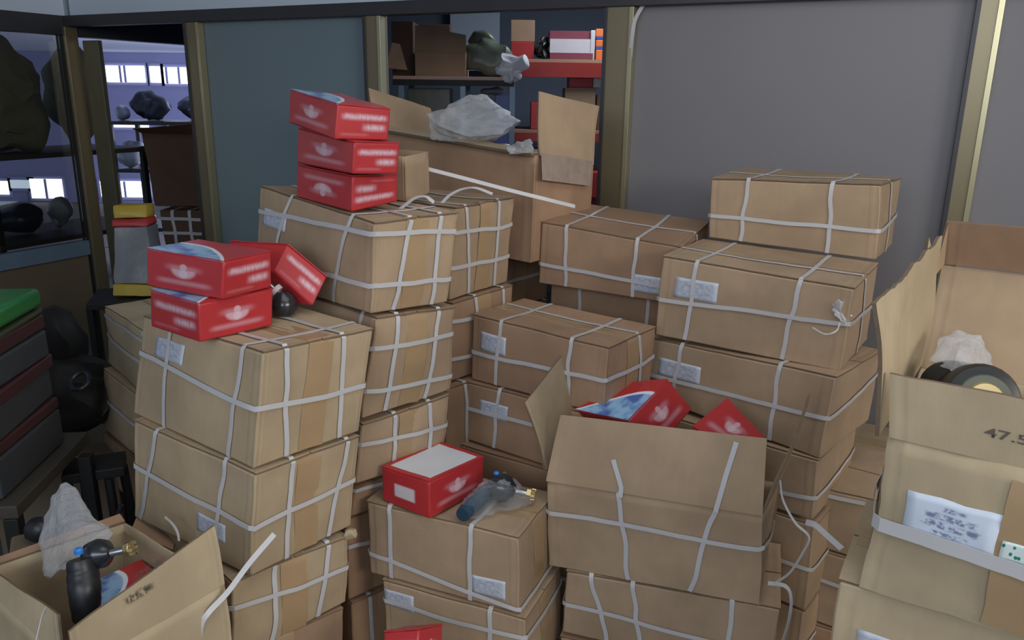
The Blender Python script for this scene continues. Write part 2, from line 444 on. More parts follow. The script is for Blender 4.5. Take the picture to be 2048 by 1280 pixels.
def quad_uv(o, px, py):
    "u,v on a slab where the view ray of photo pixel px,py meets it"
    sf, q, n = SURF[o.name]; u = v = .5
    for _ in range(30):
        x0, y0, _d = PJ(sf(u, v)); x1, y1, _d = PJ(sf(u+1e-3, v)); x2, y2, _d = PJ(sf(u, v+1e-3))
        A = ((x1-x0)/1e-3, (x2-x0)/1e-3, (y1-y0)/1e-3, (y2-y0)/1e-3); det = A[0]*A[3]-A[1]*A[2]
        ex, ey = px-x0, py-y0; u += max(-.3, min(.3, (A[3]*ex-A[1]*ey)/det)); v += max(-.3, min(.3, (-A[2]*ex+A[0]*ey)/det))
    return u, v
def slab_strap(o, pxs, parent, width=.0125, off=.003):
    sf, q, n = SURF[o.name]; uv = [quad_uv(o, *p) for p in pxs]; P = []
    for (u0, v0), (u1, v1) in zip(uv[:-1], uv[1:]):
        for k in range(8): t = k/8; P.append(sf(u0+(u1-u0)*t, v0+(v1-v0)*t, off))
    P.append(sf(*uv[-1], off)); bm = bmesh.new(); add_ribbon(bm, P, [n]*len(P), width); return link('strap', bm, 'strap', parent)
def slab_patch(name, o, pxs, mat, parent, off=.0015, nu=8, nv=6):
    "decal on a slab; pxs = lower left, lower right, upper right, upper left"
    sf, q, n = SURF[o.name]; k = [quad_uv(o, *p) for p in pxs]; bm = bmesh.new(); uvl = bm.loops.layers.uv.new('UVMap'); g = []
    for j in range(nv+1):
        g.append([])
        for i in range(nu+1):
            a, b = i/nu, j/nv; w4 = ((1-a)*(1-b), a*(1-b), a*b, (1-a)*b)
            g[-1].append(bm.verts.new(sf(sum(w4[m]*k[m][0] for m in range(4)), sum(w4[m]*k[m][1] for m in range(4)), off)))
    for j in range(nv):
        for i in range(nu):
            f = bm.faces.new((g[j][i], g[j][i+1], g[j+1][i+1], g[j+1][i]))
            for lp, q2 in zip(f.loops, ((i, j), (i+1, j), (i+1, j+1), (i, j+1))): lp[uvl].uv = (q2[0]/nu, q2[1]/nv)
    return link(name, bm, mat, parent)
def slab_text(name, o, body, pxs, size, mat, parent, off=.0012):
    "flat printed text on a slab; pxs = baseline start and end in the photo"
    sf, q, n = SURF[o.name]; (u0, v0), (u1, v1) = [quad_uv(o, *p) for p in pxs]
    cu = bpy.data.curves.new(name, 'FONT'); cu.body = body; cu.size = 1.0; cu.offset = .012
    t = bpy.data.objects.new(name, cu); COL.objects.link(t); bpy.context.view_layer.update(); me = bpy.data.meshes.new_from_object(t); bpy.data.objects.remove(t)
    xm = max(v.co.x for v in me.vertices); P0, P1 = sf(u0, v0), sf(u1, v1); L = (P1-P0).length; sc = L/xm
    hgt = (sf(u0, 1)-sf(u0, 0)).length
    for v in me.vertices:
        a = v.co.x/xm; b = v.co.y*sc*size/hgt
        v.co = sf(u0+(u1-u0)*a, v0+(v1-v0)*a+b, off)
    me.materials.clear(); me.materials.append(M[mat]); r = bpy.data.objects.new(name, me); COL.objects.link(r)
    r.parent = parent; r.matrix_parent_inverse = Matrix.Translation(-parent.location); return r

# ---------------------------------------------------------------- cartons
class Hexa:
    """slightly crushed box given by its eight corners.  u: near edge -> left end, v: near edge -> right end, w: up"""
    def __init__(s, c, amp=.004, bulge=.006, seed=0):
        s.c = [Vector(p) for p in c]; s.amp, s.bulge, s.seed = amp, bulge, seed   # Nb Nt Lb Lt Rb Rt Bb Bt
    def raw(s, u, v, w):
        c = s.c; B = lambda k: c[k]*(1-w)+c[k+1]*w
        return (B(0)*(1-u)+B(2)*u)*(1-v)+(B(4)*(1-u)+B(6)*u)*v
    def __call__(s, u, v, w):
        U, V, Q = min(max(u, 0), 1), min(max(v, 0), 1), min(max(w, 0), 1)
        p = s.raw(U, V, Q); e = .02; g = lambda a: 4*a*(1-a)
        du = (s.raw(1, V, Q)-s.raw(0, V, Q)).normalized(); dv = (s.raw(U, 1, Q)-s.raw(U, 0, Q)).normalized(); dw = (s.raw(U, V, 1)-s.raw(U, V, 0)).normalized()
        rs = s.seed*1.7; k = lambda i: s.bulge*(.5+1.1*noise.noise(Vector((rs+i*5.3, i, rs))))
        if V < 1e-6: p -= dv*k(1)*g(U)*g(Q)
        if V > 1-1e-6: p += dv*k(2)*g(U)*g(Q)
        if U < 1e-6: p -= du*k(3)*g(V)*g(Q)
        if U > 1-1e-6: p += du*k(4)*g(V)*g(Q)
        if Q > 1-1e-6: p -= dw*s.bulge*.5*g(U)*g(V)
        n = noise.noise_vector(p*6+Vector((rs, 0, 0))); n2 = noise.noise_vector(p*19+Vector((0, rs, 0)))
        f = Vector((n.x, n.y, n.z*.5)) + n2*.35
        return p + f*s.amp*(1.0 if .001 < Q < .999 else .7)
    def nrm(s, face, u, v, w):
        du = s.raw(1, v, w)-s.raw(0, v, w); dv = s.raw(u, 1, w)-s.raw(u, 0, w); dw = s.raw(u, v, 1)-s.raw(u, v, 0)
        return {'F': -dv+0*du, 'K': dv, 'S': -du, 'E': du, 'T': dw}[face].normalized() if False else \
               {'F': dw.cross(du), 'K': du.cross(dw), 'S': dv.cross(dw), 'E': dw.cross(dv), 'T': dv.cross(du)}[face].normalized()*s.sgn(face, du, dv, dw)
    def sgn(s, face, du, dv, dw):
        ref = {'F': -dv, 'K': dv, 'S': -du, 'E': du, 'T': dw}[face]
        n = {'F': dw.cross(du), 'K': du.cross(dw), 'S': dv.cross(dw), 'E': dw.cross(dv), 'T': dv.cross(du)}[face]
        return 1 if n.dot(ref) > 0 else -1
    def mesh(s, name, mats, parent, nu=14, nv=10, nw=10, wtop=1.0, open_top=False, slots=None, th=.006):
        bm = bmesh.new(); uvl = bm.loops.layers.uv.new('UVMap'); d = {}
        def V(i, j, k):
            key = (i, j, k)
            if key not in d: d[key] = bm.verts.new(s(i/nu, j/nv, k/nw*wtop if k < nw else wtop if wtop < 1 else 1))
            return d[key]
        sl = slots or {}
        def F(a, uvs, face):
            f = bm.faces.new([V(*x) for x in a]); f.material_index = sl.get(face, 0)
            for lp, q in zip(f.loops, uvs): lp[uvl].uv = q
        for k in range(nw):
            for i in range(nu):
                for j, fc in ((0, 'F'), (nv, 'K')):
                    F([(i, j, k), (i+1, j, k), (i+1, j, k+1), (i, j, k+1)], [((nu-a)/nu, b/nw) for a, b in ((i, k), (i+1, k), (i+1, k+1), (i, k+1))], fc)
            for j in range(nv):
                for i, fc in ((0, 'S'), (nu, 'E')):
                    F([(i, j, k), (i, j+1, k), (i, j+1, k+1), (i, j, k+1)], [(a/nv, b/nw) for a, b in ((j, k), (j+1, k), (j+1, k+1), (j, k+1))], fc)
        for i in range(nu):
            for j in range(nv):
                for k, fc in ((0, 'D'), (nw, 'T')):
                    if fc == 'T' and open_top: continue
                    F([(i, j, k), (i+1, j, k), (i+1, j+1, k), (i, j+1, k)], [((nu-a)/nu, b/nv) for a, b in ((i, j), (i+1, j), (i+1, j+1), (i, j+1))], fc)
        if open_top:
            o = link(name, bm, mats, parent); m = o.modifiers.new('thickness', 'SOLIDIFY'); m.thickness = th; m.offset = -1; return o
        o = link(name, bm, mats, parent); bevel(o, .004, 2, 45); return o
def loop_pts(H, kind, a, b, c=None, off=.003, topoff=.008, wob=0, seed=0, n=14):
    """strap path.  X: up the front at u=a->b, over the top, down the back.  Y: same on the end faces.  Z: belt at heights a (left) b (near) c (right)"""
    P = []; N = []; e = .012
    def add(face, u, v, w, o):
        nn = H.nrm(face, u, v, w); N.append(nn); P.append(H(u, v, w)+nn*o)
    def wb(t): return wob*noise.noise(Vector((t*3.1, seed*2.3, 1)))
    if kind in 'XY':
        X = kind == 'X'; f0, f1 = ('F', 'K') if X else ('S', 'E')
        pos = (lambda s, t, w: (s, t, w)) if X else (lambda s, t, w: (t, s, w))
        for i in range(n+1):
            t = .015+(1-.015-e)*i/n; s = a+(b-a)*t+wb(t); add(f0, *pos(s, 0, t), off)
        for i in range(n+1):
            t = e+(1-2*e)*i/n; s = b+((c if c is not None else b)-b)*t+wb(1+t)*.5; add('T', *pos(s, t, 1), topoff)
        for i in range(n+1):
            t = 1-e-(1-e-.015)*i/n; s = (c if c is not None else b)+wb(3+t); add(f1, *pos(s, 1, t), off)
    else:
        for i in range(n+1):
            t = 1-e-(1-2*e)*i/n; add('F', t, 0, b+(a-b)*t+wb(t), off)
        for i in range(n+1):
            t = e+(1-2*e)*i/n; add('S', 0, t, b+(c-b)*t+wb(2+t), off)
        for i in range(n+1):
            t = e+(1-2*e)*i/n; add('K', t, 1, c+(a-c)*t, off)
        for i in range(n+1):
            t = 1-e-(1-2*e)*i/n; add('E', 1, t, a, off)
        P.append(P[0].copy()); N.append(N[0])
    return P, N
def strap_on(H, parent, kind, a, b, c=None, seed=0, width=.0125, off=.0035, topoff=.0085):
    P, N = loop_pts(H, kind, a, b, c, off, topoff, wob=.012 if kind != 'Z' else .022, seed=seed)
    bm = bmesh.new(); add_ribbon(bm, P, N, width); return link('strap', bm, 'strap', parent)
def surf_patch(name, mat, H, parent, face, a0, b0, a1, b1, off, nu=8, nv=6):
    bm = bmesh.new(); uvl = bm.loops.layers.uv.new('UVMap'); g = []
    pos = {'F': lambda a, b: (a, 0, b), 'S': lambda a, b: (0, a, b), 'T': lambda a, b: (a, b, 1)}[face]
    for j in range(nv+1):
        g.append([])
        for i in range(nu+1):
            q = pos(a0+(a1-a0)*i/nu, b0+(b1-b0)*j/nv); g[-1].append(bm.verts.new(H(*q)+H.nrm(face, *q)*off))
    for j in range(nv):
        for i in range(nu):
            f = bm.faces.new((g[j][i], g[j][i+1], g[j+1][i+1], g[j+1][i]))
            for lp, q in zip(f.loops, ((i, j), (i+1, j), (i+1, j+1), (i, j+1))): lp[uvl].uv = (q[0]/nu, q[1]/nv)
    o = link(name, bm, mat, parent); m = o.modifiers.new('t', 'SOLIDIFY'); m.thickness = .0004; m.offset = 1; return o
def top_flaps(H, parent, mat, seed):
    "the two long closing flaps, a dark seam between them"
    for v0, v1 in ((0.0, .492), (.508, 1.0)):
        bm = bmesh.new(); uvl = bm.loops.layers.uv.new('UVMap'); nu, nv = 14, 5; G = []
        for s in (0, 1):
            g = []
            for j in range(nv+1):
                row = []
                for i in range(nu+1):
                    u, v = -.004+1.008*i/nu, v0+(v1-v0)*j/nv
                    vv = min(max(v, .004), .996)
                    lip = .0018*(1+noise.noise(Vector((u*4, seed, v*3))))*(1-min(1, min(abs(v-.5)*6, 1)))
                    P = H(u, vv, 1)+H.nrm('T', u, vv, 1)*(.0015+.004*s+lip)
                    if u < 0 or u > 1: P += (H.raw(1, v, 1)-H.raw(0, v, 1))*(u if u < 0 else u-1)
                    row.append(bm.verts.new(P))
                g.append(row)
            G.append(g)
        def F(vs, uv, mi=0):
            f = bm.faces.new(vs); f.material_index = mi
            for lp, q in zip(f.loops, uv): lp[uvl].uv = q
        for s in (0, 1):
            for j in range(nv):
                for i in range(nu):
                    g = G[s]; F([g[j][i], g[j][i+1], g[j+1][i+1], g[j+1][i]], [(i/nu, v0+(v1-v0)*j/nv), ((i+1)/nu, v0+(v1-v0)*j/nv), ((i+1)/nu, v0+(v1-v0)*(j+1)/nv), (i/nu, v0+(v1-v0)*(j+1)/nv)])
        e = [(0, i, 0, i+1) for i in range(nu)] + [(nv, i, nv, i+1) for i in range(nu)] + [(j, 0, j+1, 0) for j in range(nv)] + [(j, nu, j+1, nu) for j in range(nv)]
        for j0, i0, j1, i1 in e: F([G[0][j0][i0], G[0][j1][i1], G[1][j1][i1], G[1][j0][i0]], [(.5, .5)]*4, 1)
        link('top_flap', bm, [mat, 'cardboard_core'], parent)
def tape_on(H, parent, mat='tape', v=.5, width=.070, drop=1.0):
    P, N = loop_pts(H, 'Y', v, v, v, .0012, .0068, 0)
    bm = bmesh.new(); add_ribbon(bm, P, N, width, .0005); return link('packing_tape', bm, mat, parent)
DATA = json.loads(r'''{"A1":{"c":[[-0.5761,1.6358,0.9627],[-0.5386,1.6519,1.2387],[-0.9943,1.9612,0.9564],[-0.9452,1.975,1.2243],[-0.3843,1.8742,0.9518],[-0.3419,1.8892,1.2241],[-0.7965,2.2032,0.9581],[-0.7569,2.2178,1.2291]],"x":[[0.71,0.731],[0.181,0.13]],"y":[[0.273,0.187],[0.785,0.699]],"z":[[0.648,0.525,0.46]],"l":[0.848,0.867,0.588,0.675]},"A2":{"c":[[-0.5953,1.6156,0.6999],[-0.568,1.6206,0.9617],[-1.0013,1.9042,0.6821],[-0.9721,1.9137,0.9597],[-0.4132,1.8621,0.6913],[-0.3828,1.8651,0.9463],[-0.8186,2.156,0.6924],[-0.7904,2.1616,0.9561]],"x":[[0.943,0.787],[0.278,0.222]],"y":[[0.311,0.333],[0.743,0.873]],"z":[[0.554,0.488,0.534]],"l":[0.428,0.39,0.191,0.209]},"A3":{"c":[[-0.6551,1.6116,0.4686],[-0.6372,1.6077,0.6914],[-1.0419,1.9992,0.4686],[-1.0243,1.9952,0.691],[-0.4308,1.8378,0.4746],[-0.4123,1.83,0.684],[-0.817,2.2237,0.4686],[-0.7994,2.2196,0.691]],"x":[],"y":[[0.301,0.347],[0.733,0.799]],"z":[[0.693,0.693,0.573]]},"A4":{"c":[[-0.7192,1.5986,0.2187],[-0.7034,1.5949,0.4687],[-1.0803,2.0094,0.2187],[-1.0645,2.0058,0.4687],[-0.4507,1.8346,0.2187],[-0.435,1.8309,0.4687],[-0.8118,2.2454,0.2187],[-0.796,2.2418,0.4687]],"x":[],"y":[],"z":[]},"B1":{"c":[[-0.3618,1.9702,1.2348],[-0.3399,1.9574,1.4757],[-0.7954,2.418,1.2139],[-0.7607,2.4202,1.5078],[-0.1805,2.1433,1.2214],[-0.1454,2.1349,1.4779],[-0.6032,2.5979,1.2242],[-0.5743,2.5907,1.4853]],"x":[[0.833,0.685],[0.283,0.163]],"y":[[0.269,0.413],[0.755,0.778]],"z":[[0.754,0.898,0.817],[0.255,0.324,0.282]],"l":[0.943,0.808,0.687,0.631]},"B2":{"c":[[-0.3935,1.9709,0.9437],[-0.3475,1.9677,1.2291],[-0.7661,2.3786,0.9496],[-0.7336,2.3712,1.2202],[-0.179,2.1646,0.9552],[-0.155,2.1529,1.2106],[-0.5622,2.569,0.9496],[-0.5298,2.5616,1.2202]],"x":[[0.189,0.12]],"y":[[0.242,0.243],[0.675,0.781]],"z":[[0.716,0.716,0.707],[0.272,0.272,0.187]]},"B3":{"c":[[-0.4194,1.9816,0.7474],[-0.3885,1.9635,0.9341],[-0.7931,2.3832,0.7373],[-0.7707,2.3714,0.9458],[-0.1981,2.1817,0.7373],[-0.1766,2.1697,0.9456],[-0.5757,2.5862,0.7373],[-0.5533,2.5743,0.9458]],"x":[],"y":[[0.373,0.338],[0.786,0.74]],"z":[[0.679,0.679,0.55]]},"B4":{"c":[[-0.4502,2.0213,0.6251],[-0.4308,2.0073,0.7232],[-0.8059,2.4284,0.6122],[-0.796,2.4218,0.7367],[-0.2568,2.1831,0.6122],[-0.247,2.1766,0.7367],[-0.6174,2.5939,0.6122],[-0.6075,2.5873,0.7367]],"x":[],"y":[],"z":[[0.966,0.966,0.735]]},"B5":{"c":[[-0.4684,2.0309,0.346],[-0.4629,2.0266,0.6172],[-0.8265,2.4473,0.3496],[-0.8162,2.4408,0.6131],[-0.2875,2.1889,0.3496],[-0.2772,2.1824,0.6131],[-0.6431,2.6043,0.3496],[-0.6328,2.5978,0.6131]],"x":[],"y":[],"z":[[0.669,0.669,0.583]]},"C1":{"c":[[-0.1944,2.4202,1.1574],[-0.1738,2.4204,1.4509],[-0.4856,2.6304,1.1601],[-0.4679,2.6299,1.4511],[-0.0188,2.6688,1.1614],[0.0012,2.6689,1.4545],[-0.3078,2.8779,1.1601],[-0.2901,2.8774,1.4511]],"x":[],"y":[[0.3,0.16],[0.724,0.696]],"z":[[0.74,0.74,0.708],[0.353,0.353,0.32]]},"C2":{"c":[[-0.2006,2.4089,0.8877],[-0.1855,2.4049,1.1551],[-0.4798,2.6325,0.8851],[-0.4673,2.6304,1.159],[-0.0087,2.6467,0.8851],[0.0018,2.6449,1.1603],[-0.2884,2.8711,0.8851],[-0.2759,2.869,1.159]],"x":[],"y":[[0.439,0.359],[0.845,0.821]],"z":[[0.784,0.784,0.681],[0.299,0.299,0.25]]},"C3":{"c":[[-0.2114,2.3763,0.6044],[-0.2011,2.3743,0.8837],[-0.4781,2.6216,0.6044],[-0.4679,2.6198,0.8844],[0.0317,2.6406,0.6044],[0.042,2.6389,0.8844],[-0.235,2.8859,0.6044],[-0.2248,2.8842,0.8844]],"x":[],"y":[[0.266,0.215]],"z":[]},"D1":{"c":[[0.5385,2.5905,1.1105],[0.5504,2.5746,1.3094],[0.0947,2.8407,1.1175],[0.102,2.8335,1.3473],[0.7195,2.9131,1.1105],[0.7132,2.907,1.344],[0.277,3.1614,1.1105],[0.2857,3.1627,1.3705]],"x":[[0.784,0.808],[0.279,0.301]],"y":[[0.537,0.504]],"z":[[0.34,0.279,0.279]],"l":[0.299,0.423,0.098,0.116]},"D2":{"c":[[0.2697,2.1528,0.8889],[0.2722,2.1444,1.0995],[-0.1277,2.4525,0.8847],[-0.1256,2.4479,1.1087],[0.4397,2.3777,0.8864],[0.4425,2.37,1.0994],[0.0416,2.6786,0.8864],[0.0455,2.6724,1.1047]],"x":[[0.796,0.773],[0.248,0.246]],"y":[[0.698,0.62]],"z":[[0.447,0.54,0.538]],"l":[0.929,0.795,0.725,0.518]},"D3":{"c":[[0.2644,2.1524,0.6731],[0.2719,2.1467,0.8869],[-0.1575,2.4472,0.6766],[-0.1416,2.4397,0.884],[0.4521,2.4191,0.6731],[0.4596,2.4135,0.8869],[0.0345,2.713,0.6731],[0.042,2.7073,0.8869]],"x":[[0.764,0.742]],"y":[],"z":[[0.576,0.649,0.649]],"l":[0.883,0.78,0.67,0.518]},"D4":{"c":[[0.2486,2.1471,0.4483],[0.2549,2.1423,0.6733],[-0.172,2.4269,0.4483],[-0.1658,2.4222,0.6735],[0.4325,2.4236,0.4483],[0.4389,2.4188,0.6733],[0.0119,2.7034,0.4483],[0.0182,2.6986,0.6733]],"x":[],"y":[],"z":[]},"R1":{"c":[[1.1151,2.4177,1.3025],[1.0966,2.4142,1.537],[0.6682,2.7117,1.315],[0.6592,2.7001,1.5207],[1.2939,2.6993,1.3013],[1.2839,2.6949,1.5326],[0.8558,2.9903,1.3032],[0.8525,2.985,1.5313]],"x":[[0.795,0.765],[0.27,0.256]],"y":[[0.459,0.478]],"z":[[0.39,0.399,0.468]]},"R2":{"c":[[0.9207,2.1237,1.0414],[0.9271,2.1114,1.2894],[0.4548,2.4425,1.047],[0.4636,2.4339,1.3078],[1.1223,2.4186,1.0444],[1.1191,2.4084,1.2998],[0.657,2.7359,1.0444],[0.6571,2.7286,1.3102]],"x":[[0.82,0.797],[0.28,0.255]],"y":[[0.557,0.414]],"z":[[0.476,0.594,0.495]],"l":[0.912,0.794,0.665,0.54]},"R3":{"c":[[0.876,2.0766,0.7966],[0.8889,2.0659,1.0498],[0.4419,2.4918,0.8218],[0.4488,2.469,1.0322],[1.1254,2.3419,0.8053],[1.1302,2.3271,1.0442],[0.6873,2.75,0.8053],[0.6922,2.7352,1.0442]],"x":[[0.819,0.801],[0.256,0.266]],"y":[],"z":[[0.408,0.51,0.701]],"l":[0.931,0.736,0.675,0.457]},"R4":{"c":[[0.8834,2.088,0.5953],[0.87,2.0681,0.7975],[0.4491,2.4284,0.5873],[0.4445,2.413,0.805],[1.1051,2.3694,0.5873],[1.1005,2.354,0.805],[0.6753,2.7121,0.5873],[0.6708,2.6967,0.805]],"x":[],"y":[],"z":[[0.093,0.39,0.541]]},"F":{"c":[[0.0299,1.8199,0.4607],[0.0213,1.8163,0.6914],[-0.3933,2.0009,0.4589],[-0.397,1.998,0.6918],[0.1315,2.0585,0.4594],[0.126,2.0555,0.6921],[-0.2893,2.24,0.4594],[-0.2948,2.2371,0.6921]],"x":[[0.84,0.837],[0.31,0.288]],"y":[],"z":[[0.302,0.057,0.057]],"l":[0.292,0.394,0.08,0.134]},"I":{"c":[[0.0488,1.8054,0.219],[0.0442,1.8031,0.4595],[-0.3517,1.9763,0.219],[-0.3561,1.9735,0.4581],[0.1585,2.0624,0.219],[0.1539,2.06,0.459],[-0.2421,2.2333,0.219],[-0.2466,2.2308,0.459]],"x":[[0.219,0.229]],"y":[],"z":[[0.735,0.773,0.773]],"l":[0.992,0.902,0.766,0.678]},"G":{"c":[[0.6543,1.8015,0.5092],[0.6328,1.7938,0.7716],[0.1141,1.9965,0.4937],[0.1044,1.9899,0.7598],[0.7277,2.0025,0.5032],[0.7413,1.9939,0.7623],[0.1884,2.2019,0.5032],[0.1831,2.1938,0.7642]],"x":[[0.6,0.62],[0.301,0.162]],"y":[],"z":[[0.655,0.642,0.388]]},"H":{"c":[[0.704,1.8129,0.2726],[0.7062,1.7996,0.5038],[0.157,1.9885,0.2781],[0.1636,1.9714,0.4962],[0.8049,2.1285,0.2726],[0.8066,2.1149,0.5028],[0.2605,2.3024,0.2726],[0.2623,2.2889,0.5028]],"x":[[0.767,0.877],[0.595,0.672],[0.184,0.214]],"y":[],"z":[[0.497,0.34,0.34]]},"J":{"c":[[0.9071,1.0955,0.9231],[0.9091,1.0896,1.2171],[0.6414,1.2705,0.9233],[0.6473,1.2662,1.2232],[1.1493,1.4634,0.9231],[1.1526,1.4584,1.2206],[0.8837,1.6383,0.9231],[0.8859,1.6341,1.2233]],"x":[],"y":[],"z":[[0.428,0.428,0.428]],"l":[0.864,0.722,0.414,0.463]},"K":{"c":[[1.0853,1.0239,0.6732],[1.0875,1.0205,0.9232],[0.6136,1.3015,0.6732],[0.6159,1.2982,0.9232],[1.269,1.336,0.6732],[1.2712,1.3327,0.9232],[0.7973,1.6136,0.6732],[0.7995,1.6103,0.9232]],"x":[],"y":[],"z":[],"l":[0.919,0.664,0.789,0.562]},"E":{"c":[[0.0615,2.8005,1.2014],[0.0721,2.8178,1.575],[-0.5725,3.3175,1.2062],[-0.569,3.3502,1.634],[0.2936,3.0869,1.2062],[0.3037,3.0943,1.5447],[-0.3408,3.6025,1.2062],[-0.3327,3.62,1.5802]],"x":[],"y":[],"z":[]},"Q":{"c":[[-0.7898,1.2206,0.5161],[-0.7839,1.2189,0.7601],[-1.1456,1.4916,0.5161],[-1.1521,1.494,0.7746],[-0.5942,1.4774,0.5161],[-0.6027,1.4791,0.7721],[-0.95,1.7484,0.5161],[-0.9408,1.7461,0.7579]],"x":[],"y":[],"z":[]},"P1":{"c":[[-1.2063,2.56,0.7359],[-1.1905,2.5592,0.9801],[-1.5878,2.9739,0.7391],[-1.5703,2.9716,0.9777],[-0.9446,2.8012,0.7359],[-0.9288,2.8004,0.9801],[-1.3253,3.2142,0.7359],[-1.3095,3.2134,0.9801]],"x":[],"y":[],"z":[[0.869,0.869,0.869],[0.54,0.54,0.54]]},"P2":{"c":[[-1.2299,2.5337,0.4838],[-1.2109,2.5339,0.7354],[-1.6168,2.9355,0.4835],[-1.5851,2.9359,0.7358],[-0.9671,2.7825,0.4838],[-0.9481,2.7827,0.7354],[-1.3476,3.1844,0.4838],[-1.3285,3.1845,0.7354]],"x":[],"y":[],"z":[[0.55,0.55,0.55]]},"P3":{"c":[[-1.2475,2.5334,0.2601],[-1.2332,2.5298,0.4834],[-1.6366,2.942,0.2725],[-1.6164,2.9312,0.4704],[-0.9828,2.7856,0.2601],[-0.9685,2.7819,0.4834],[-1.3687,3.1907,0.2601],[-1.3543,3.1871,0.4834]],"x":[],"y":[],"z":[]},"P4":{"c":[[-1.2148,2.5438,0.0103],[-1.2019,2.5405,0.2603],[-1.5956,2.9479,0.0103],[-1.5826,2.9447,0.2608],[-0.9553,2.7884,0.0103],[-0.9424,2.7851,0.2603],[-1.3361,3.1924,0.0103],[-1.3233,3.1892,0.2603]],"x":[],"y":[],"z":[]},"S1":{"c":[[1.4176,1.9083,0.4327],[1.4229,1.8948,0.656],[0.944,2.2078,0.4405],[0.959,2.1897,0.6478],[1.6108,2.2128,0.4327],[1.6161,2.1993,0.656],[1.1422,2.5101,0.4327],[1.1475,2.4965,0.656]],"x":[],"y":[],"z":[[0.921,0.921,0.921]]},"S2":{"c":[[1.4239,1.9072,0.1774],[1.4197,1.9026,0.4335],[0.9571,2.2081,0.1747],[0.9435,2.2051,0.4368],[1.6171,2.2092,0.1774],[1.6128,2.2046,0.4335],[1.1454,2.5108,0.1774],[1.1412,2.5062,0.4335]],"x":[],"y":[],"z":[[0.61,0.61,0.61]]},"S3":{"c":[[1.4287,1.8944,-0.0725],[1.4254,1.8908,0.1775],[0.9603,2.19,-0.0725],[0.9571,2.1864,0.1777],[1.6213,2.1996,-0.0725],[1.618,2.196,0.1775],[1.153,2.4952,-0.0725],[1.1496,2.4916,0.1775]],"x":[],"y":[],"z":[]},"S0":{"c":[[1.6749,2.4,0.2861],[1.6749,2.4,0.5361],[1.1986,2.675,0.2861],[1.1986,2.675,0.5361],[1.8549,2.7118,0.2861],[1.8549,2.7118,0.5361],[1.3786,2.9868,0.2861],[1.3786,2.9868,0.5361]],"x":[],"y":[],"z":[]},"T1":{"c":[[-0.439,1.9974,1.6668],[-0.4266,1.9983,1.7529],[-0.6167,2.2444,1.6965],[-0.6074,2.2461,1.7857],[-0.3217,2.0835,1.6611],[-0.3117,2.0827,1.7413],[-0.4952,2.3254,1.6727],[-0.4823,2.3303,1.773]],"x":[],"y":[],"z":[]},"T2":{"c":[[-0.3987,1.9983,1.584],[-0.3902,1.9968,1.6638],[-0.6014,2.2493,1.5875],[-0.5937,2.253,1.6858],[-0.2989,2.0774,1.5777],[-0.2902,2.0761,1.6582],[-0.5002,2.3286,1.5818],[-0.4941,2.3293,1.6693]],"x":[],"y":[],"z":[]},"T3":{"c":[[-0.4152,2.0545,1.4818],[-0.4104,2.0563,1.5758],[-0.6128,2.2602,1.4922],[-0.6048,2.2617,1.585],[-0.3124,2.158,1.4967],[-0.3086,2.154,1.5703],[-0.5076,2.3585,1.4889],[-0.5036,2.3589,1.5778]],"x":[],"y":[],"z":[]},"U1":{"c":[[-0.6555,1.7455,1.324],[-0.6429,1.7478,1.4144],[-0.8786,1.8725,1.3233],[-0.8719,1.8756,1.4167],[-0.5803,1.8735,1.3233],[-0.5759,1.8759,1.4145],[-0.805,2.0007,1.3236],[-0.7969,2.0034,1.4156]],"x":[],"y":[],"z":[]},"U2":{"c":[[-0.7023,1.7183,1.2315],[-0.6977,1.7201,1.3242],[-0.8708,1.8502,1.2283],[-0.8638,1.8522,1.3222],[-0.583,1.8688,1.2293],[-0.5759,1.8708,1.3228],[-0.7487,2.0018,1.2298],[-0.7438,2.0036,1.323]],"x":[],"y":[],"z":[]},"V":{"c":[[-0.2099,1.8914,0.6936],[-0.2113,1.8961,0.8034],[-0.3512,1.9973,0.6897],[-0.3525,2.0002,0.7932],[-0.0754,2.0664,0.6928],[-0.074,2.0688,0.7944],[-0.2132,2.1735,0.6928],[-0.2109,2.1751,0.7919]],"x":[],"y":[],"z":[]}}''')
def base_of(H): 
    c = H.c; return (c[0]+c[2]+c[4]+c[6])/4
HX = {}
BULGE = {'B3': (.009, .030), 'B2': (.007, .016), 'B1': (.006, .014), 'P1': (.012, .022), 'A2': (.006, .010), 'A3': (.008, .016), 'C1': (.006, .014)}
LEV = ('standing on the floor', 'one above the floor', 'two above the floor', 'three above the floor', 'four above the floor')
def carton(key, label, mat, group, seed, flaps=True, tp=True, corners=None, small=False):
    d = DATA.get(key, {'c': corners, 'x': [], 'y': [], 'z': []}) if corners is None else {'c': corners, 'x': [], 'y': [], 'z': []}
    am, bu = BULGE.get(key, (.0045, .009)); H = Hexa(d['c'], am, bu, seed); HX[key] = H
    # keep the whole body a few millimetres under the next box
    for k in (1, 3, 5, 7): H.c[k] = H.c[k]+(H.c[k-1]-H.c[k]).normalized()*.009
    t = thing('cardboard_box', label, 'box', base_of(H), group)
    H.mesh('box_body', [mat], t)
    if flaps: top_flaps(H, t, mat, seed)
    if tp: tape_on(H, t)
    k = 0
    for a, b in d['x']: strap_on(H, t, 'X', a, b, None, seed+k); k += 1
    for a, b in d['y']: strap_on(H, t, 'Y', a, b, None, seed+k, topoff=.0095); k += 1
    for a, b, c in d['z']: strap_on(H, t, 'Z', a, b, c, seed+k, off=.005); k += 1
    if 'l' in d:
        a0, b0, a1, b1 = d['l']; surf_patch('shipping_label', 'label_big' if key == 'J' else 'label_small', H, t, 'F', a0, b1, a1, b0, .0018)
    return t, H
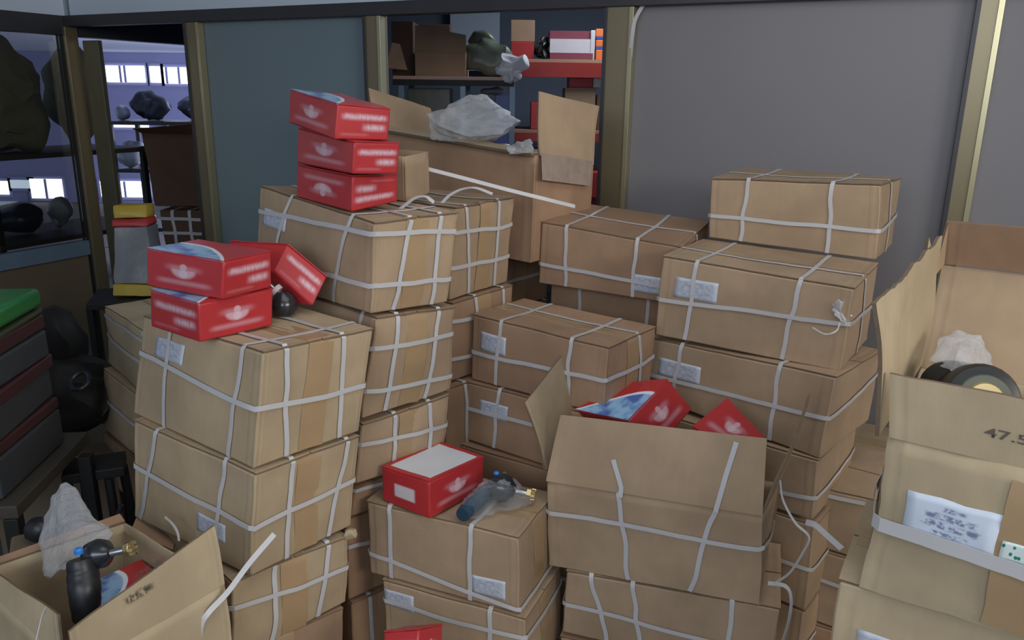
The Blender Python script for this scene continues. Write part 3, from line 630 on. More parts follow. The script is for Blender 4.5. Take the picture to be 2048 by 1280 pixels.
def filler(key, mat, label, group, n_seed, inset=(0, 0)):
    "boxes further down the same stack, down to the floor"
    H = HX[key]; c = [Vector(p) for p in DATA[key]['c']]; zb = min(c[k].z for k in (0, 2, 4, 6))
    zs = zb; cnt = max(1, round(zb/.26)) if zb > .06 else 0
    for i in range(cnt):
        z1 = zb*(cnt-i)/cnt-.004; z0 = zb*(cnt-i-1)/cnt+(.002 if i == cnt-1 else 0)
        cc = []; rnd = random.Random(n_seed*7+i); off = Vector((rnd.uniform(-.012, .012)+inset[0], rnd.uniform(-.012, .012)+inset[1], 0))
        for k in (0, 2, 4, 6):
            p = Vector((c[k].x, c[k].y, 0))+off; cc += [Vector((p.x, p.y, z0)), Vector((p.x, p.y, z1))]
        nm = key+'_f%d' % i
        t, h = carton(nm, label+', '+LEV[cnt-1-i], mat, group, n_seed+i*3, corners=cc)
        strap_on(h, t, 'X', .25, .25, None, i); strap_on(h, t, 'X', .76, .76, None, i+2); strap_on(h, t, 'Z', .5, .5, .5, i, off=.005)
        if key[0] in 'ABC': strap_on(h, t, 'Y', .25, .25, None, i); strap_on(h, t, 'Y', .75, .75, None, i)

simple('olive_jamb', (.13, .125, .085), .4, .5)
# ---------------------------------------------------------------- room shell
dW = Vector((.898, -.44, 0)).normalized(); nW = Vector((-.44, -.898, 0)).normalized(); C0 = Vector((-2.94, 5.16, 0))
def wp(s, z, off=0): return C0+dW*s+nW*off+Vector((0, 0, z))
def s_at(px, py):
    p = on_plane(px, py, C0, nW); return (p-C0).dot(dW), p.z
C0 = C0+dW*s_at(130, 38)[0]
yawW = math.atan2(dW.y, dW.x)
def wbox(name, s0, s1, z0, z1, o0, o1, mat, parent=None, bev=.002):
    c = wp((s0+s1)/2, (z0+z1)/2, (o0+o1)/2); return box(name, mat, c, (s1-s0, abs(o1-o0), z1-z0), yawW, parent, bev)
zr1 = s_at(560, 14)[1]; zr0 = s_at(900, 27)[1]
fl = struct(box('floor', 'concrete', (0, 6, -.05), (16, 26, .1), 0, None, 0))
struct(box('ceiling', 'ceiling_paint', (1, 1.5, 3.05), (12, 9, .1), 0, None, 0))
struct(wbox('wall_back', -.08, 6.2, zr1, 3.0, -.06, .0, 'white_paint', None, 0))
struct(wbox('trim_1', -.0, 6.2, zr0, zr1, -.03, .045, 'dark_aluminium'))
# frosted panels
SA = {k: s_at(*v)[0] for k, v in dict(p1a=(392, 200), p1b=(418, 200), p2a=(742, 200), p2b=(772, 200), p3a=(1210, 200), p3b=(1262, 200), p4a=(1925, 200), p4b=(1972, 200), end=(2600, 200)).items()}
def panel(name, s0, s1, z0, mat):
    o = wbox(name, s0, s1, z0, zr0, -.015, -.005, mat, None, 0); struct(o); return o
panel('window_1', SA['p1b'], SA['p2a'], .0, 'frosted_blue')
panel('window_2', SA['p3b'], SA['p4a'], .0, 'frosted_grey')
panel('window_3', SA['p4b'], 6.2, .0, 'frosted_grey')
def post(name, a, b, bead_side):
    o = struct(wbox(name, a, b, 0, zr0, -.03, .035, 'bronze_aluminium'))
    w_ = b-a
    for s in bead_side:
        if s > 0: q = wbox('glazing_bead', b-.012, b+.006, 0, zr0-.002, .0, .042, 'brass_bead', None, .001)
        else: q = wbox('glazing_bead', a-.006, a+.010, 0, zr0-.002, .0, .042, 'dark_aluminium', None, .001)
        q.parent = o; q.matrix_parent_inverse = Matrix.Identity(4)
    return o
post('trim_2', SA['p1a'], SA['p1b'], (1, -1))
post('trim_3', SA['p2a'], SA['p2b'], (1, -1))
post('trim_4', SA['p3a'], SA['p3b'], (1, -1))
post('trim_5', SA['p4a'], SA['p4b'], (1, -1))
# corner post and door jamb
struct(wbox('trim_6', -.02, s_at(163, 200)[0], 0, zr0, -.03, .05, 'bronze_aluminium'))
s1, s2 = s_at(168, 200)[0], s_at(200, 200)[0]
struct(wbox('trim_7', s1+.01, s2, 0, zr0-.075, -.06, -.03, 'olive_jamb'))
# left partition, at a right angle to the back wall
dL = nW.copy()
def lp(s, z, off=0): return C0+dL*s+dW*off+Vector((0, 0, z))
yawL = math.atan2(dL.y, dL.x)
def lbox(name, s0, s1, z0, z1, o0, o1, mat, parent=None, bev=.002):
    return box(name, mat, lp((s0+s1)/2, (z0+z1)/2, (o0+o1)/2), (s1-s0, abs(o1-o0), z1-z0), yawL, parent, bev)
def zl(px, py): return on_plane(px, py, C0, dW).z
zl0 = zl(110, 70); zg = zl(100, 492)
struct(lbox('wall_left', -.06, 3.2, zr1, 3.0, -.06, 0, 'white_paint', None, 0))
struct(lbox('trim_8', 0, 3.2, zl0, zr1, -.03, .04, 'dark_aluminium'))
struct(lbox('trim_9', .0, .055, 0, zl0, -.03, .03, 'black_iron'))
struct(lbox('trim_10', .055, 3.2, zg-.09, zg, -.03, .03, 'pale_blue_steel'))
struct(lbox('window_4', .055, 3.2, zg, zl0, -.006, .0, 'window_glass', None, 0))
struct(lbox('wall_left_panel', .055, 3.2, 0, zg-.09, -.02, .0, 'dark_wood', None, 0)).name = 'trim_11'
# header beam running away from the corner inside the hall
p0 = lp(-.05, 0); b0 = s_at(160, 72)[1]
struct(box('trim_12', 'dark_aluminium', lp(-3.0, (b0+zr1+.3)/2, .0), (6.0, .10, zr1+.3-b0), yawL, None, .0))

# ---------------------------------------------------------------- hall beyond the doorway
farY = 13.0
hc = Vector((-6.3, farY, 0))
struct(box('wall_far', 'hall_wall', (-6.5, farY, 1.6), (9.5, .1, 3.2), 0, None, 0))
def fz(py, px=290): return on_plane(px, py, (0, farY-.06, 0), Vector((0, 1, 0)))
def far_window(name, x0, y0, x1, y1, mat='daylit_window', bars=()):
    a = fz(y1, x0); b = fz(y0, x1); cx, cz = (a.x+b.x)/2, (a.z+b.z)/2
    o = box(name, 'hall_wall', (cx, farY-.055, cz), (b.x-a.x+.10, .03, b.z-a.z+.10), 0, None, 0); struct(o)
    p = box('pane', mat, (cx, farY-.08, cz), (b.x-a.x, .02, b.z-a.z), 0, None, 0); p.parent = o; p.matrix_parent_inverse = Matrix.Translation(-o.location)
    for bx in bars:
        x = a.x+(b.x-a.x)*bx; q = box('glazing_bar', 'hall_wall', (x, farY-.10, cz), (.03, .02, b.z-a.z), 0, None, 0); q.parent = o; q.matrix_parent_inverse = Matrix.Translation(-o.location)
far_window('window_5', 216, 132, 289, 164, bars=(.38, .5))
far_window('window_6', 303, 133, 320, 165)
far_window('window_7', 331, 135, 379, 167, bars=(.12, .6))
far_window('window_8', 387, 139, 410, 166)
far_window('window_9', 190, 127, 200, 165)
far_window('window_10', 205, 363, 300, 393, bars=(.5,))
far_window('window_11', -40, 362, 16, 388, bars=(.5,))
far_window('window_12', 66, 358, 124, 396, bars=(.5,))
far_window('window_14', 226, 250, 298, 254)
far_window('window_15', 336, 250, 374, 253)
far_window('window_13', 24, 360, 62, 376, 'daylit_window_dim')
struct(box('trim_13', 'hall_ceiling', (-6.5, 9.45, 2.36), (9.5, 7.0, .08), 0, None, 0))
struct(box('wall_hall_side', 'hall_wall', (-1.4, 9.6, 1.4), (.08, 6.6, 2.8), math.radians(0), None, 0)).name = 'wall_hall'
for nm, x0, y0, x1, y1, d in (('trim_14', 222, 251, 296, 254, 9.5), ('trim_15', 334, 250, 372, 253, 9.4)):
    a = W(x0, y0, d); b = W(x1, y1, d)
def at_box(name, mat, x0, y0, x1, y1, d, depth, parent=None, yaw=0, bev=.004):
    a = W(x0, y1, d); b = W(x1, y0, d); return box(name, mat, ((a.x+b.x)/2, (a.y+b.y)/2+depth/2, (a.z+b.z)/2), (abs(b.x-a.x), depth, abs(b.z-a.z)), yaw, parent, bev)
# rack of machine parts in the hall
def rack(name, label, x0, x1, d, levels, depth, mat, group=None, cat='rack', posts=True):
    base = W((x0+x1)/2, 640, d); base.z = 0
    t = thing(name, label, cat, base, group); xa, xb = W(x0, 300, d).x, W(x1, 300, d).x
    yy = W(x0, 250, d).y
    for py in levels:
        z = W((x0+x1)/2, py, d).z; box('shelf_board', mat, ((xa+xb)/2, yy+depth/2, z), (xb-xa, depth, .035), 0, t, .002)
    ztop = W(x0, levels[0], d).z
    for x in (xa+.02, xb-.02):
        for y in (yy+.02, yy+depth-.02): box('upright', mat, (x, y, ztop/2), (.04, .04, ztop), 0, t, .002)
    return t
rack('storage_rack', 'dark metal rack of machine parts standing in the hall past the doorway', 214, 420, 7.6, (247, 345, 470), .6, 'oily_metal')
def blob(name, label, cat, mat, px, py, d, sx, sy, sz, seed, amp=.05, group=None, parent=None, sub=2, freq=5):
    c = W(px, py, d); r = random.Random(seed); pts = []
    for k in range(22):
        v = Vector((r.gauss(0, 1), r.gauss(0, 1), r.gauss(0, 1))).normalized(); pts.append(c+Vector((v.x*sx, v.y*sy+sy, v.z*sz)))
    o = crumple(name, mat, pts, parent, sub, amp, freq, seed)
    if label: tag(o, label, cat, group)
    return o
zr_a = W(317, 247, 7.6).z+.018; zr_b = W(317, 345, 7.6).z+.018
def rest(o, z):
    dz = z-min(v.co.z for v in o.data.vertices)
    for v in o.data.vertices: v.co.z += dz
    return o
rest(blob('machine_casting', 'big dark machine casting on top of the hall rack', 'machine part', 'oily_metal', 290, 212, 7.7, .22, .12, .15, 3), zr_a)
rest(blob('machine_casting', 'low slate machine casting at the right end of the hall rack top', 'machine part', 'oily_metal', 372, 220, 7.8, .15, .12, .12, 4), zr_a)
rest(blob('machine_casting', 'small pale machine casting at the left end of the hall rack top', 'machine part', 'pale_wrapped', 236, 222, 7.7, .07, .08, .08, 5, .03), zr_a)
rest(blob('wrapped_bundle', 'pale shiny film wrapped bundle on the middle shelf of the hall rack', 'bundle', 'pale_wrapped', 262, 315, 7.75, .20, .10, .12, 6, .05), zr_b)
rest(blob('wrapped_bundle', 'green and silver wrapped bundle low on the hall rack', 'bundle', 'pale_wrapped', 265, 450, 7.75, .20, .10, .14, 8, .05), W(317, 470, 7.6).z+.018)
for i, (x0, y0, x1, y1, lab) in enumerate(((226, 288, 300, 300, 'pale slanted panel lying across the hall rack'),)):
    a = W(232, 300, 7.72); o = box('metal_sheet', 'pale_wrapped', (a.x+.13, a.y+.1, zr_b+.215), (.34, .22, .012), .2, None, .001); o.rotation_euler.y = -.25; tag(o, lab, 'sheet'); 
# things behind the left pane
def lpt(s, z, o): return lp(s, z, o)
def lblob(name, label, cat, mat, s, z, o, rs, ro, rz, seed, amp=.06, rz0=None):
    r = random.Random(seed); ctr = lp(s, z, -o); pts = []
    for k in range(24):
        v = Vector((r.gauss(0, 1), r.gauss(0, 1), r.gauss(0, 1))).normalized(); pts.append(ctr+dL*v.x*rs+dW*v.y*ro+Vector((0, 0, v.z*rz)))
    q = crumple(name, mat, pts, None, 2, amp, 5, seed); tag(q, label, cat); return rest(q, rz0) if rz0 is not None else q
zb_ = zg+.02
st_ = thing('pane_shelf', 'deep dark shelf just behind the left glass pane', 'shelf', lp(-.05, 0, -.45))
for z_ in (zb_-.02, zb_+.50): box('shelf_board', 'dark_plank', lp(-.05, z_, -.45), (1.1, .60, .03), yawL, st_)
for s in (-.58, .48):
    for o in (.17, .73): box('upright', 'black_iron', lp(s, (zb_+.52)/2, -o), (.035, .035, zb_+.52), yawL, st_)
lblob('machine_casting', 'dark casting low behind the left glass pane', 'machine part', 'oily_metal', .18, 0, .45, .16, .14, .09, 13, .04, zb_)
lblob('wrapped_bundle', 'pale crumpled film bundle low behind the left pane by the corner', 'bundle', 'pale_wrapped', -.08, 0, .40, .07, .12, .10, 14, .04, zb_)
lblob('cloth_sack', 'olive cloth sack slumped behind the top of the left glass pane', 'sack', 'olive_cloth', .20, 0, .42, .26, .22, .36, 11, .07, zb_+.51)
lblob('cloth_sack', 'grey olive sack by the bronze corner post, behind the left pane', 'sack', 'olive_cloth', -.33, 0, .45, .18, .18, .33, 12, .05, zb_+.51)
box_ = None

# ---------------------------------------------------------------- things in the doorway
t = thing('cardboard_box', 'tall brown open topped box inside the doorway, on the netted box', 'box', W(350, 412, 5.5))
a = [W(293, 278, 5.35), W(296, 412, 5.35), W(412, 412, 5.35), W(418, 270, 5.35)]
def hexa_from_front(x0, yt0, x1, yt1, x2, yb1, x3, yb0, d, depth):
    "front face pixel corners: TL, TR, BR, BL"
    L = W(x0, yt0, d); R = W(x1, yt1, d); RB = W(x2, yb1, d); LB = W(x3, yb0, d)
    z = max(L.z, R.z); zb = min(RB.z, LB.z); L.z = R.z = z; RB.z = LB.z = zb; L.y = LB.y = R.y = RB.y = (L.y+LB.y)/2
    k = Vector((0, depth, 0)); return [RB, R, LB, L, RB+k, R+k, LB+k, L+k]
cc = hexa_from_front(293, 275, 440, 268, 440, 414, 303, 414, 5.35, .35); H = Hexa(cc, .008, .01, 40)
zf = cc[0].z
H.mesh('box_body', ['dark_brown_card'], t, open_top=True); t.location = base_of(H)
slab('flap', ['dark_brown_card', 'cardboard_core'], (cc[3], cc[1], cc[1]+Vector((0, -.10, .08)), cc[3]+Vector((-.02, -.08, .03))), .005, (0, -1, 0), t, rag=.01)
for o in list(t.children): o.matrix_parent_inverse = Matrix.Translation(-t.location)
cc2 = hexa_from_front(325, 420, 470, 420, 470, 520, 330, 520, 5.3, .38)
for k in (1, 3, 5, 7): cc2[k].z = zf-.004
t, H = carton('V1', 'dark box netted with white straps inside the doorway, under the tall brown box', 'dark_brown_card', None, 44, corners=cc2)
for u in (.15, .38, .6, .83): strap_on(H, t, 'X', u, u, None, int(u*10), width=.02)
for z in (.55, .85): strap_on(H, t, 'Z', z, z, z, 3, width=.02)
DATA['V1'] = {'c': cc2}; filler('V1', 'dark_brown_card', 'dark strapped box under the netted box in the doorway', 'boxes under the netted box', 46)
zst = W(258, 592, 3.65).z
sk = thing('plastic_sack', 'tall grey plastic sack with yellow ends and red band, on the stool in the doorway', 'sack', (W(262, 590, 3.65).x, W(262, 590, 3.65).y+.06, zst))
p00, p01, p10, p11 = W(228, 586, 3.62), W(226, 408, 3.62), W(306, 586, 3.62), W(288, 412, 3.66)
p00.z = p10.z = zst+.004; p01.z = p11.z = (p01.z+p11.z)/2; kk = Vector((.02, .13, 0))
Hs = Hexa([p10, p11, p00, p01, p10+kk, p11+kk*.6, p00+kk, p01+kk*.6], .014, .020, 91)
for nm, m, w0, w1 in (('bottom_band', 'yellow_plastic', 0, .13), ('sack_body', 'grey_plastic_bag', .135, .76), ('red_band', 'red_card', .765, .85), ('top_band', 'yellow_plastic', .855, 1)):
    cs = [Hs.raw(u, v, w_) for u, v in ((0, 0), (1, 0), (0, 1), (1, 1)) for w_ in (w0, w1)]
    Hexa(cs, .012, .012, 92+int(w0*9)).mesh(nm, [m], sk, 8, 6, 8)
c_ = W(258, 592, 3.65)
st = thing('work_stool', 'black metal stool carrying the grey and yellow bags in the doorway', 'stool', (c_.x, c_.y+.05, 0))
box('seat', 'black_iron', (c_.x, c_.y+.06, c_.z-.02), (.36, .30, .03), .3, st)
for sx in (-1, 1):
    for sy in (-1, 1): box('leg', 'black_iron', (c_.x+sx*.15, c_.y+.06+sy*.12, (c_.z-.035)/2), (.03, .03, c_.z-.035), 0, st)

# ---------------------------------------------------------------- left foreground clutter
gl = 'flat boxes piled at the left edge'
def quadbox(name, label, cat, mat, Nt, Lt, Rt, d, h, group=None, seed=0, parent=None):
    N = W(*Nt, d); L = on_z(*Lt, N.z); R = on_z(*Rt, N.z); B = L+R-N; k = Vector((0, 0, -h))
    H = Hexa([N+k, N, L+k, L, R+k, R, B+k, B], .003, .004, seed); 
    o = H.mesh(name, [mat], parent, 8, 6, 5); 
    if label: tag(o, label, cat, group)
    return o, H
zt = W(60, 632, 2.2).z
gx = W(-62, 690, 2.2)
zc = zt
for i, (m, h, lab, cat) in enumerate((('green_film', .065, 'green plastic wrapped packet with pale stripe on top of the left edge pile', 'packet'),
        ('green_dark', .02, 'dark thin tray under the green packet', 'tray'),
        ('pile_maroon', .05, 'maroon flat box under the thin dark tray', 'box'),
        ('pile_grey', .085, 'grey flat box, upper of two in the left edge pile', 'box'),
        ('pile_maroon', .045, 'dull maroon flat box between the two grey ones', 'box'),
        ('pile_grey', .10, 'grey flat box, lower of two in the left edge pile', 'box'),
        ('pile_maroon', .04, 'lowest maroon flat box near the bottom of the left edge pile', 'box'),
        ('pile_grey', .12, 'dark grey flat box carrying the whole left edge pile', 'box'))):
    c = Vector((gx.x-.28+.006*math.sin(i*2.1), gx.y+.12+.006*math.cos(i*3), zc-h/2)); 
    nm = {'packet': 'wrapped_packet', 'tray': 'shallow_tray', 'box': 'flat_box'}[cat]
    if i == 0:
        o = thing(nm, lab, cat, (c.x, c.y, zc-h)); bm = bmesh.new()
        add_box(bm, c, (.62, .40, h-.003), .12); q = link('packet_body', bm, m, o); bevel(q, .02, 4)
        R = Matrix.Rotation(.12, 3, 'Z')
        s = box('pale_stripe', 'pale_blue_steel', c+R@Vector((.05, -.02, .001)), (.45, .03, h-.001), .12-.5, o, .002)
    else: o = tag(box(nm, m, c, (.62, .40, h-.003), .12+.03*math.sin(i*1.7), None, .006), lab, cat)
    zc -= h
tb = thing('work_table', 'low dark wooden table under the left edge pile', 'table', (gx.x-.2, gx.y+.15, 0))
box('table_top', 'dark_plank', (gx.x-.30, gx.y+.14, zc-.025), (.75, .52, .04), .12, tb)
for sx in (-1, 1):
    for sy in (-1, 1): box('leg', 'black_iron', (gx.x-.22+sx*.30, gx.y+.14+sy*.20, (zc-.045)/2), (.04, .04, zc-.045), .12, tb)
# black engine part with a gear ring
e = W(120, 800, 3.0)
t = thing('engine_block', 'black greasy engine block with a ring, on the dark crate at left', 'engine part', (e.x, e.y, W(120, 900, 3.0).z))
c = W(118, 830, 3.05)
r = random.Random(4); pts = [c+Vector((r.uniform(-.24, .17), r.uniform(-.05, .20), r.uniform(-.16, .20)*(1 if k % 3 else .7))) for k in range(26)]
crumple('casting', 'black_iron', pts, t, 2, .02, 9, 5)
crumple('casting_arm', 'black_iron', [c+Vector(v) for v in ((-.16, .1, .1), (.0, .1, .12), (-.12, .1, .36), (-.03, .12, .40), (-.1, .25, .3), (.03, .2, .2), (-.15, .2, .2))], t, 2, .02, 9, 6)
g = W(160, 762, 2.93); bm = bmesh.new(); pts = [g+Vector((math.cos(a)*.032, .03*math.sin(a), math.sin(a)*.022)) for a in [k*2*math.pi/20 for k in range(21)]]
add_tube(bm, pts, .008, 8); link('gear_ring', bm, 'oily_metal', t)
zc2 = min(p.z for p in [c])-.155
cr = tag(box('wooden_crate', 'dark_wood', (c.x-.06, c.y+.1, zc2/2), (.44, .32, zc2), .25, None, .006), 'dark wooden crate on the floor under the black engine block', 'crate')
# black stand at the foot of the back left boxes
q = W(190, 935, 2.75)
t = thing('steel_stand', 'black steel stand with legs, on the floor left of the front stack', 'stand', (q.x, q.y, 0))
box('top_plate', 'black_iron', q, (.19, .14, .035), .4, t, .004)
for k, (dx, dy) in enumerate(((-.07, -.05), (.07, -.05), (-.07, .05), (.07, .05))):
    tube('leg', 'black_iron', [q+Vector((dx, dy, -.015)), Vector((q.x+dx*1.3, q.y+dy*1.3, 0.004))], .016, t, 8)
tube('steel_pry_bar', 'oily_metal', [W(243, 1010, 2.6), W(226, 1065, 2.62), Vector((W(200, 1120, 2.66).x, W(200, 1120, 2.66).y, .012))], .008, None, 8)
tag(bpy.data.objects['steel_pry_bar'], 'thin dark steel bar leaning beside the black stand', 'bar')
p = W(64, 1090, 2.02)
tag(box('flat_box', 'dark_wood', (p.x, p.y+.02, p.z/2), (.12, .12, p.z), .5, None, .01), 'narrow dark brown box on the floor behind the bottom left open box', 'box')
rest(blob('rubber_boot', 'black rubber dust boot on the narrow brown box behind the clear bag', 'car part', 'black_rubber', 64, 1068, 2.0, .035, .03, .035, 21, .006, sub=1), p.z)

# ---------------------------------------------------------------- back left stack (P)
GP = 'strapped boxes half hidden behind the left front stack'
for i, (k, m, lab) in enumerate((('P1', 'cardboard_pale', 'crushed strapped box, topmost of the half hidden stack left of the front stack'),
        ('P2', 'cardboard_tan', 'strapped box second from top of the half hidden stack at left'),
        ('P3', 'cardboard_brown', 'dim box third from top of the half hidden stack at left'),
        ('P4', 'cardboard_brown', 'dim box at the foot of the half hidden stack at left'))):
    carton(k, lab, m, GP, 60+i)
rest(blob('plastic_bag', 'small clear plastic bag on top of the half hidden left stack, beside the red boxes', 'bag', 'plastic_film', 284, 606, 2.62, .03, .025, .025, 22, .012), HX['P1'].c[3].z+.004)

# ---------------------------------------------------------------- A: left front stack
GA = 'cartons of the left front stack'
carton('A1', 'strapped tan box, top of the left front stack, carrying the red boxes and black ball', 'cardboard_tan', GA, 1)
carton('A2', 'strapped tan box second from top of the left front stack', 'cardboard_tan', GA, 2)
tA3, HA3 = carton('A3', 'strapped box third from top of the left front stack with a torn corner', 'cardboard_tan', GA, 3)
carton('A4', 'box at the bottom edge of the photo in the left front stack', 'cardboard_brown', GA, 4)
filler('A4', 'cardboard_brown', 'box low in the left front stack', GA, 5)
# torn corner of A3
p = W(698, 1068, PJ(HA3.c[5])[2]-.004)
crumple('torn_corner', 'cardboard_pale', [p+Vector(v) for v in ((0, 0, .012), (.022, .004, .006), (.018, .01, -.014), (0, 0, -.02), (-.012, -.012, 0), (.005, .02, .005))], tA3, 1, .006, 40, 2)
dS = PJ(HX['A3'].c[1])[2]
# ---------------------------------------------------------------- B, C
GB = 'cartons of the stack behind the left front stack'
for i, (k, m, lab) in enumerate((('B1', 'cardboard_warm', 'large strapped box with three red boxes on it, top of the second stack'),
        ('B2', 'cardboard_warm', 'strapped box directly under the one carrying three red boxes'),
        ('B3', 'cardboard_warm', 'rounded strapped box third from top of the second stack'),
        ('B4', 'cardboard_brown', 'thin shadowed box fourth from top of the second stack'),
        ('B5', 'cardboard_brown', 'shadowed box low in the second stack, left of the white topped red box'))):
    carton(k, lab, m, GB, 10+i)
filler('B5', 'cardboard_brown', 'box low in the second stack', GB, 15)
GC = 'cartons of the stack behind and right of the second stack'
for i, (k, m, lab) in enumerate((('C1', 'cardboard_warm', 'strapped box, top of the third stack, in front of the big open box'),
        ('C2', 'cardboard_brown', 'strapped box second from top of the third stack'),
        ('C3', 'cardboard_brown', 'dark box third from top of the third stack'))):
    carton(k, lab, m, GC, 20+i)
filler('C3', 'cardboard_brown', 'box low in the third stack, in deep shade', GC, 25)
# ---------------------------------------------------------------- D, R, F, I, H
GD = 'cartons of the middle stack'
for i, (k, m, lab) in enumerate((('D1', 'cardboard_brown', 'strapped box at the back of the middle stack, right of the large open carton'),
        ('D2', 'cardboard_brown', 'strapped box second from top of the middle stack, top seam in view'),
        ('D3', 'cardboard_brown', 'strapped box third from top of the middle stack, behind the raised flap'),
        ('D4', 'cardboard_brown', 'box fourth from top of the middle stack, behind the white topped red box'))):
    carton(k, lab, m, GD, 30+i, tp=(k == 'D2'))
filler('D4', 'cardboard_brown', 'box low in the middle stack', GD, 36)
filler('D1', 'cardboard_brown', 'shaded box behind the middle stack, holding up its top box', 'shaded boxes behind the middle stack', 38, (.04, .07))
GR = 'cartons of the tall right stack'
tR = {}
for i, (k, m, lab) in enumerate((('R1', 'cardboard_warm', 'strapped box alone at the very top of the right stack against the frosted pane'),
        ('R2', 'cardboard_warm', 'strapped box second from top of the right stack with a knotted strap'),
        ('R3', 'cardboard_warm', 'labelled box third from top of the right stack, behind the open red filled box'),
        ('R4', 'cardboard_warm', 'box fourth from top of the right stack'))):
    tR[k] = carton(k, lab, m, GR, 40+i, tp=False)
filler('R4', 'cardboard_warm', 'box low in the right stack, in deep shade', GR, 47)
# knot and frayed strap on R2
tr, hr = tR['R2']; p = W(1685, 628, PJ(hr(.06, 0, .55))[2]-.012)
crumple('strap_knot', 'strap', [p+Vector(v) for v in ((-.03, 0, .03), (-.02, -.01, .045), (.03, 0, -.005), (.0, -.014, -.02), (-.02, 0, -.01), (.028, 0, .012), (0, .01, 0))], tr, 1, .009, 38, 3, folds=1)
p2 = PJ(hr(.2, .5, 1))
loose_strap('strap_tail', [W(1625, 655, p2[2]-.20), W(1650, 668, p2[2]-.23), W(1672, 662, p2[2]-.23), W(1680, 645, p2[2]-.22)], tr, .004, (0, -1, .2))
GI = 'cartons of the low middle front stack'
tF, HF = carton('F', 'strapped box carrying the white topped red box in the middle foreground', 'cardboard_warm', GI, 50)
tI, HI = carton('I', 'strapped box under the one with the white topped red box', 'cardboard_warm', GI, 51)
filler('I', 'cardboard_brown', 'box low in the middle front stack', GI, 54)
GH = 'cartons under the open red filled box'
tH, HH = carton('H', 'strapped box directly under the open box full of red boxes', 'cardboard_warm', GH, 52, tp=False)
filler('H', 'cardboard_brown', 'box low under the open box full of red boxes', GH, 53)
GS = 'cartons in the gap between the right stack and the big near box'
for i, (k, m, lab) in enumerate((('S1', 'cardboard_warm', 'strapped box in the narrow gap left of the big near right box, upper one'),
        ('S2', 'cardboard_warm', 'shaded box below it in the gap left of the big near right box'))):
    carton(k, lab, m, GS, 55+i, tp=False)
filler('S2', 'cardboard_brown', 'box low in the gap left of the big near right box', GS, 58)
carton('S0', 'box deep in the gap, behind the narrow gap stack by the frosted pane', 'cardboard_tan', GS, 61)
DATA['S0']['c'] = DATA['S0']['c']; filler('S0', 'cardboard_brown', 'box under the deep one behind the narrow gap stack', GS, 62)

# ---------------------------------------------------------------- open cartons
def open_box(key, label, mat, cat='box', group=None, seed=0, scaleL=None):
    d = DATA[key]; c = [Vector(p) for p in d['c']]
    if scaleL:
        c[0] = c[2]+(c[0]-c[2])*scaleL; c[1] = c[3]+(c[1]-c[3])*scaleL; c[4] = c[6]+(c[4]-c[6])*scaleL; c[5] = c[7]+(c[5]-c[7])*scaleL
    H = Hexa(c, .009 if key == 'J' else .005, .018 if key == 'J' else .008, seed); HX[key] = H
    t = thing('open_cardboard_box', label, cat, base_of(H), group)
    H.mesh('box_body', [mat, 'cardboard_core'], t, open_top=True)
    return t, H
# G
tG, HG = open_box('G', 'open box overflowing with red boxes in the centre foreground, flaps up', 'cardboard_warm', seed=70)
c = HG.c; dN, dLL, dRR = PJ(c[1])[2], PJ(c[3])[2], PJ(c[5])[2]
ffG = slab('front_flap', 'cardboard_warm', (W(1092, 962, dLL-.004), W(1525, 1032, dN-.004), W(1534, 876, dN-.02), W(1124, 829, dLL-.01)), .005, (0, -1, 0), tG, bend=.012, amp=.008, seed=2)
slab('side_flap', 'cardboard_tan', (W(1172, 850, dLL+.30), W(1088, 943, dLL+.02), W(1026, 808, dLL-.02), W(1114, 703, dLL+.20)), .005, (-1, 0, .3), tG, bend=-.03, amp=.006, seed=3)
slab('side_flap', 'cardboard_tan', (W(1528, 1028, dN+.004), W(1564, 960, dRR), W(1612, 786, dRR-.02), W(1600, 812, dN+.03)), .005, (1, 0, .3), tG, bend=.012, amp=.010, rag=.03, seed=4)
slab('back_flap', 'cardboard_brown', (c[7], c[5], c[5]+Vector((.006, .016, -.12)), c[7]+Vector((.006, .016, -.12))), .005, (0, 1, 0), tG, amp=.005)
slab_strap(ffG, [(1227, 919), (1236, 950), (1243, 975), (1241, 994)], tG)
slab_strap(ffG, [(1473, 884), (1452, 950), (1431, 1024)], tG)
strap_on(HG, tG, 'X', .60, .645, None, 3); 
strap_on(HG, tG, 'Z', .654, .641, .52, 5, off=.006)
P, N = loop_pts(HG, 'X', .32, .20, None, .004, .008, .01, 5); bm = bmesh.new(); add_ribbon(bm, P[:15], N[:15], .0125); link('strap', bm, 'strap', tG)
tl = thing('loose_strap', 'thin white strap looping off the right side of the open red filled box', 'strap', W(1600, 1100, 2.1))
loose_strap('strap_band', [W(1560, 960, 2.12), W(1566, 1000, 2.10), W(1590, 1045, 2.08), W(1618, 1074, 2.06), W(1606, 1105, 2.05), W(1580, 1145, 2.03), W(1548, 1168, 2.01)], tl, .007, (.6, -1, .2))
loose_strap('strap_band', [W(1536, 1166, 2.01), W(1570, 1172, 2.01), W(1582, 1195, 2.0), W(1578, 1240, 2.0), W(1560, 1300, 2.02)], tl, .010, (.6, -1, .2))
# J and K
tJ, HJ = open_box('J', 'big near open box at right with torn flaps and black parts inside', 'cardboard_pale', seed=75, scaleL=1.6)
c = HJ.c; dl, dn, db, dr = [PJ(c[k])[2] for k in (3, 1, 7, 5)]
e2 = on_z(2048, 935, c[3].z); 
FT = lambda px, py, d: W(px, py, d)
ffJ = slab('front_flap', 'cardboard_pale', (c[3]+Vector((0, -.003, 0)), c[1]+Vector((0, -.003, 0)), c[1]+Vector((-.01, -.025, .125)), FT(1780, 746, dl-.02)), .011, (0, -1, 0), tJ, nu=16, bend=.004, amp=.003, rag=.004, seed=6)
